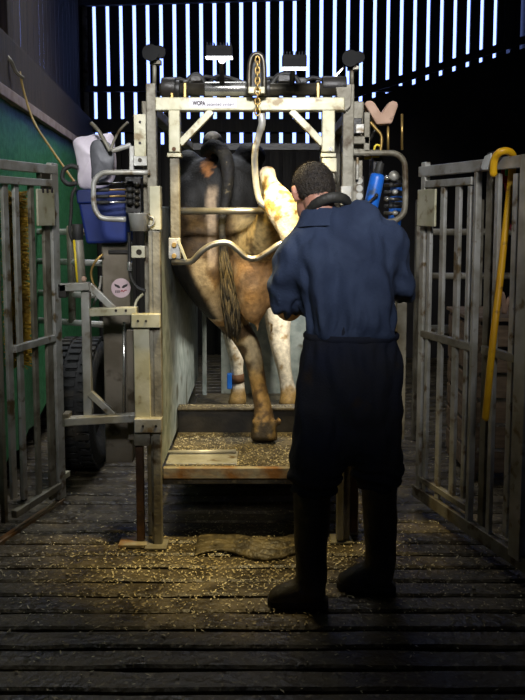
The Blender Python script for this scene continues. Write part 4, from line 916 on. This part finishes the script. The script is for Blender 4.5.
# coverall, lower
mb = MB()
chain_px(mb, [(351, 336, 2.865, 46, 0.118), (350.5, 345, 2.862, 48, 0.125), (350, 362, 2.855, 51, 0.138), (348.5, 385, 2.845, 53, 0.145), (347.5, 405, 2.84, 54, 0.14), (347, 422, 2.835, 53, 0.12)], n=26)
chain_px(mb, [(324, 410, 2.82, 29, 0.125), (320, 435, 2.805, 29, 0.122), (317, 458, 2.795, 28, 0.115), (315.5, 474, 2.79, 26.5, 0.11), (315, 481, 2.785, 25, 0.105)], k=3)
chain_px(mb, [(372, 408, 2.855, 28, 0.125), (374, 432, 2.86, 27.5, 0.12), (375.5, 455, 2.865, 26, 0.112), (376, 468, 2.87, 25, 0.106), (376, 475, 2.87, 23.5, 0.10)], k=3)
me = remeshed(mb, 'trousers', 0.0105, 5)
def folds2(p):
    zh = 0.48
    return 0.005 * sst(p.z, zw - 0.005, zw - 0.03) * math.exp(-((p.z - zw + 0.05) / 0.06) ** 2) * math.sin(p.x * 130 + 3 * noise.noise(p * 6)) + 0.009 * math.exp(-((p.z - zh) / 0.06) ** 2) * math.sin(p.z * 110 + p.x * 14 + 4 * noise.noise(p * 8))
wrinkle(me, 0.016, folds2, zw); me.materials.clear(); me.materials.append(MATS['denim_shaded'])
for v in me.vertices:
    k_ = 1 - 0.10 * sst(v.co.z, zw - 0.008, zw + 0.010)
    v.co.x = wc.x + (v.co.x - wc.x) * k_; v.co.y = wc.y + (v.co.y - wc.y) * k_
put(me, 'overall_trousers', per)
mb = MB(); rings = []
for dz in (-0.014, -0.006, 0.006, 0.014):
    rr = 0.004 if abs(dz) < 0.01 else -0.002
    rings.append([Vector((wc.x + (0.1795 + rr + 0.002 * math.sin(k * 5.3)) * math.cos(2 * math.pi * k / 64), wc.y + (0.1215 + rr + 0.002 * math.sin(k * 5.3)) * math.sin(2 * math.pi * k / 64), wc.z + dz)) for k in range(64)])
mb.loft(rings, cap=False); wb_ = mb.build('waistband', 'denim_shaded', per, smooth=True)
# boots
def boot(rows_shaft, rows_foot, name):
    mb = MB(); chain_px(mb, rows_shaft, k=3); 
    P = [A(r[0], r[1], r[2]) for r in rows_foot]
    zl = min(p.z - 0.8 * r[3] for p, r in zip(P, rows_foot))
    P = [p - Vector((0, 0, max(0.0, zl - 0.012))) for p in P]
    mb.tube(bez(P, 3), bez_r([r[3] for r in rows_foot], 3), 16, ref=Z_, rb=bez_r([r[4] for r in rows_foot], 3), roundcap=True)
    me = remeshed(mb, name, 0.0095, 5); wrinkle(me, 0.006); me.materials.clear(); me.materials.append(MATS['boot'])
    for v in me.vertices: v.co.z = max(v.co.z, 0.012)
    o = put(me, name, per)
    heel, toe = P[0], P[-1]; d_ = (toe - heel); d_.z = 0; L = d_.length; d_.normalize(); s_ = Vector((-d_.y, d_.x, 0)); poly = []
    prof = [(-0.055, 0.018), (-0.045, 0.036), (0.0, 0.041), (0.06, 0.036), (0.11, 0.042), (L - 0.01, 0.046), (L + 0.03, 0.035), (L + 0.047, 0.014)]
    for a_, b_ in prof: poly.append(heel + d_ * (a_ * 0.9 - 0.002) + s_ * b_ * 0.9)
    for a_, b_ in reversed(prof): poly.append(heel + d_ * (a_ * 0.9 - 0.002) - s_ * b_ * 0.9)
    for p in poly: p.z = 0.0
    MB().prism(poly, (0, 0, 0.032)).build('sole', 'sole', o, bevel=0.004)
boot([(313, 474, 2.79, 18.5, 0.075), (312.5, 500, 2.785, 18.5, 0.074), (311.5, 530, 2.78, 17.5, 0.068), (311.5, 555, 2.775, 16, 0.06), (311.5, 572, 2.77, 16, 0.058), (311, 582, 2.765, 15.5, 0.052)],
     [(315, 585, 2.765, 0.05, 0.042), (303, 583, 2.765, 0.052, 0.044), (291, 585, 2.77, 0.045, 0.046), (281, 587, 2.775, 0.036, 0.046), (274, 589, 2.78, 0.024, 0.036)], 'boot')
boot([(378, 468, 2.87, 17.5, 0.072), (378.5, 492, 2.87, 17.5, 0.072), (380, 520, 2.872, 17, 0.066), (380.5, 545, 2.875, 15.5, 0.058), (381, 560, 2.875, 15.5, 0.056), (381, 568, 2.875, 15, 0.052)],
     [(383, 569, 2.875, 0.05, 0.042), (371, 568, 2.88, 0.052, 0.044), (360, 570, 2.89, 0.045, 0.046), (350, 572.5, 2.9, 0.036, 0.046), (343, 574, 2.905, 0.024, 0.036)], 'boot')
# body: head, neck, hands in one continuous skin mesh
mb = MB()
HC = A(313, 194, 3.03); HR = Euler((math.radians(-26), 0, math.radians(22)), 'XYZ').to_matrix()
def H(x, y, z): return HC + HR @ Vector((x, y, z))
mb.ell(H(0, -0.012, 0.022), 0.078, 0.098, 0.098, HR, 20, 12)
mb.ell(H(0, 0.03, -0.045), 0.062, 0.070, 0.085, HR, 18, 12)
mb.tube([H(0, 0.085, 0.02), H(0, 0.104, -0.01), H(0, 0.118, -0.032), H(0, 0.098, -0.042)], [0.010, 0.013, 0.017, 0.012], 8)      # nose
for sx in (-1, 1):
    mb.ell(H(sx * 0.033, 0.078, 0.012), 0.017, 0.014, 0.011, HR, 10, 6)                # brow/eye
    mb.tube([H(sx * 0.076, -0.004, 0.026), H(sx * 0.086, -0.012, 0.018), H(sx * 0.088, -0.012, 0.0), H(sx * 0.082, -0.002, -0.022), H(sx * 0.074, 0.004, -0.03)], [0.010, 0.013, 0.013, 0.011, 0.007], 8)  # ear
mb.tube([H(-0.024, 0.092, -0.072), H(0, 0.100, -0.072), H(0.024, 0.092, -0.072)], [0.006, 0.010, 0.006], 8)   # mouth
mb.ell(H(0, 0.07, -0.105), 0.030, 0.028, 0.024, HR, 10, 6)                            # chin
mb.tube([H(0, -0.035, -0.04), H(0, -0.035, -0.09), A(323, 214, 2.99), A(326, 226, 2.98)], [0.062, 0.058, 0.060, 0.062], 16)
# spine and forearms inside the clothes join head and hands
mb.tube([A(326, 224, 2.98), A(338, 240, 2.97), A(347, 290, 2.92)], [0.055, 0.06, 0.06], 14)
for sh in (((338, 240, 2.97), (302, 246, 2.98), (289, 296, 3.01), (304, 301, 3.13), (316, 293, 3.20), (322, 289, 3.225)), ((338, 240, 2.97), (388, 242, 2.975), (399, 284, 3.02), (378, 290, 3.14), (356, 286, 3.20), (349, 284, 3.22))):
    mb.tube(bez([A(*q) for q in sh], 3), bez_r([0.045, 0.040, 0.022, 0.024, 0.026, 0.030], 3), 12)
def hand(wrist, hoofc, sgn):
    # palm beside the hoof, fingers curling round it
    ax = (hoofc - wrist).normalized(); up = Z_; side = ax.cross(up).normalized()
    pc_ = wrist + ax * 0.05
    mb.tube([wrist, wrist + ax * 0.035, wrist + ax * 0.075, wrist + ax * 0.09], [0.024, 0.036, 0.040, 0.034], 12, ref=up, rb=[0.020, 0.017, 0.016, 0.013])
    for k, L in enumerate((0.062, 0.072, 0.068, 0.054)):
        b0 = wrist + ax * 0.085 + up * (0.03 - 0.02 * k)
        curl = side * sgn
        mb.tube([b0, b0 + ax * L * 0.42 + curl * 0.006, b0 + ax * L * 0.72 + curl * 0.022, b0 + ax * L * 0.82 + curl * 0.042], [0.0095, 0.009, 0.0085, 0.007], 8, roundcap=True)
    b0 = wrist + ax * 0.03 + up * 0.03
    mb.tube([b0, b0 + ax * 0.025 + up * 0.022 + side * sgn * 0.012, b0 + ax * 0.055 + up * 0.028 + side * sgn * 0.03], [0.012, 0.0105, 0.009], 8, roundcap=True)
hoofc = A(311, 284, 3.2)
hand(A(320, 290, 3.215), A(322, 270, 3.34), -1)
hand(A(351, 285, 3.215), A(326, 276, 3.26), -1)
me = remeshed(mb, 'body', 0.0062, 3); me.materials.clear(); me.materials.append(MATS['skin'])
put(me, 'body', per)
# hair
mb = MB(); rings = []; nu = 40
for i in range(15):
    ph = math.pi / 2 - (math.pi * 0.02 + math.pi * 0.66 * i / 14)
    ring_ = []
    for j in range(nu):
        q = 2 * math.pi * j / nu; cx_, sy_ = math.cos(q), math.sin(q)
        lim = 0.66
        front = max(0.0, sy_)                           # hair line is higher over the face
        pp = math.pi / 2 - (math.pi * 0.02 + math.pi * (0.66 - 0.34 * front ** 0.7 + 0.22 * max(0.0, -sy_) ** 0.8 - 0.04 * abs(cx_) ** 6) * i / 14)
        r_ = 1.0 + 0.035 * noise.noise(Vector((cx_ * 9, sy_ * 9, pp * 9))) + (0.04 if i < 13 else 0.0)
        ring_.append(H(0.0805 * r_ * math.cos(pp) * cx_, -0.012 + 0.101 * r_ * math.cos(pp) * sy_, 0.022 + 0.102 * r_ * math.sin(pp)))
    rings.append(ring_)
mb.loft(rings); 
rnd = random.Random(21)
for k in range(2600):
    i = rnd.randrange(1, 14); j = rnd.randrange(nu); p = rings[i][j] + (rings[i][(j + 1) % nu] - rings[i][j]) * rnd.random()
    nrm = (p - H(0, -0.012, 0.0)).normalized(); dn = (rings[min(i + 1, 14)][j] - rings[i - 1][j]).normalized()
    tip = p + nrm * 0.006 + dn * rnd.uniform(0.008, 0.014) + Vector((rnd.uniform(-1, 1), rnd.uniform(-1, 1), 0)) * 0.004
    sd = nrm.cross(dn).normalized() * 0.0012; n0 = len(mb.v); mb.v += [p - sd, p + sd, tip]; mb.f.append((n0, n0 + 1, n0 + 2))
mb.build('hair', 'hair', per, smooth=True)
# ear defenders round the neck
nk = A(328, 208, 2.985); 
arc = []
for k in range(15):
    a = math.radians(160 + 220 * k / 14)          # round the back of the neck
    arc.append(nk + Vector((0.080 * math.cos(a), 0.082 * math.sin(a), 0.016 * math.cos(a) - 0.012 - 0.050 * math.sin(a))))
ed = MB().tube(arc, 0.021, 12, ref=Z_, rb=0.016, roundcap=True).build('ear_defender_band', 'rubber', per, smooth=True)
for p in (arc[0], arc[-1]):
    MB().ell(p + Vector((0, 0.02, -0.01)), 0.028, 0.036, 0.034).build('ear_cup', 'rubber', ed, smooth=True)
cl_ = MB(); rings = []
for dz, rr in ((-0.06, 0.112), (-0.02, 0.094), (0.008, 0.084), (0.008, 0.078), (-0.03, 0.082)):
    rings.append([A(323, 213, 2.99) + Vector((rr * math.cos(a), rr * 0.95 * math.sin(a), dz + 0.012 * math.sin(a) * -1)) for a in (2 * math.pi * k / 28 for k in range(28))])
cl_.loft(rings, cap=False).build('collar', 'denim', per, smooth=True)

# ================================================================== GROUND CLUTTER
mt_ = MB(); nx, ny = 60, 18; pm0 = G(196, 546); pm1 = G(300, 528); rows = []
for side in (0, 1):
    for i in range(nx + 1):
        for k in range(ny + 1):
            x = pm0.x + (pm1.x - pm0.x) * i / nx; y = 3.18 + 0.20 * k / ny
            e = math.sin(math.pi * i / nx) ** 0.5 * math.sin(math.pi * (0.1 + 0.85 * k / ny)) ** 0.6
            h = 0.006 + e * 0.62 * (0.016 + 0.018 * sst(i / nx, 0.25, 0.6) + (0.006 + 0.008 * sst(i / nx, 0.2, 0.6)) * math.sin(k * 1.45 + 2.2 * math.sin(i * 0.16)) + 0.02 * noise.noise(Vector((x * 9, y * 12, 0))))
            mt_.v.append(Vector((x + 0.01 * noise.noise(Vector((y * 20, i, 0))), y + 0.05 * math.sin(i * 0.12), (h if side == 0 else 0.0))))
N1 = (nx + 1) * (ny + 1)
for i in range(nx):
    for k in range(ny):
        a = i * (ny + 1) + k; b = a + ny + 1
        mt_.f.append((a, b, b + 1, a + 1)); mt_.f.append((N1 + a, N1 + a + 1, N1 + b + 1, N1 + b))
for i in range(nx):
    for k in (0, ny):
        a = i * (ny + 1) + k; b = a + ny + 1; mt_.f.append((a, b, N1 + b, N1 + a))
for k in range(ny):
    for i in (0, nx):
        a = i * (ny + 1) + k; mt_.f.append((a, a + 1, N1 + a + 1, N1 + a))
tag(mt_.build('rubber_mat', 'mud', smooth=True), 'muddy rippled rubber mat lying before the crush beside the boot', 'mat')
def chips(n, fn, name, m, label, smin=0.004, smax=0.017, lift=0.002):
    mb = MB(); rnd = random.Random(len(name) + n)
    for i in range(n):
        x, y, z = fn(rnd); a = rnd.uniform(0, 6.283); L = smin + (smax - smin) * rnd.random() ** 1.8 * 1.25; W = rnd.uniform(0.002, 0.0045); t = rnd.uniform(-0.35, 0.35)
        d_ = Vector((math.cos(a), math.sin(a), t)) * L / 2; s_ = Vector((-math.sin(a), math.cos(a), rnd.uniform(-0.4, 0.4))) * W; c_ = Vector((x, y, z + lift + abs(t) * L / 2))
        up = Vector((0, 0, 0.002)); k = len(mb.v)
        mb.v += [c_ - d_ - s_ * 0.6, c_ - d_ * 0.2 - s_, c_ + d_, c_ + s_, c_ - up]
        mb.f += [(k, k + 1, k + 2, k + 3), (k, k + 4, k + 1), (k + 1, k + 4, k + 2), (k + 2, k + 4, k + 3), (k + 3, k + 4, k)]
    o = mb.build(name, m, kind='stuff'); tag(o, label, 'litter'); return o
def f_main(r):
    while True:
        x = r.gauss(-0.05, 0.62); y = r.gauss(3.12, 0.26)
        if -1.15 < x < 1.3 and 2.1 < y < 3.9: return x, y, 0.0
chips(3600, f_main, 'wood_shavings', 'chip', 'pale wood shavings scattered on the lit floor before the crush')
def f_wide(r): return r.uniform(-1.1, 1.4), r.uniform(2.0, 5.2), 0.0
chips(750, f_wide, 'straw_litter', 'chip', 'pale straw bits scattered thinly across the whole slatted floor', 0.008, 0.026)
def f_deck(r): return r.uniform(XL + 0.01, XR - 0.01), r.uniform(3.38, 4.04), ZD + 0.001
chips(2200, f_deck, 'deck_litter', 'chip', 'pale shavings and muck on the crush deck under the cow', 0.006, 0.018)
def f_in(r): return r.uniform(XL + 0.01, XR - 0.01), 4.09 + r.gauss(0, 0.015), 0.442
chips(160, f_in, 'step_litter', 'chip', 'shavings lying along the step edge beneath the fore legs', 0.006, 0.016)
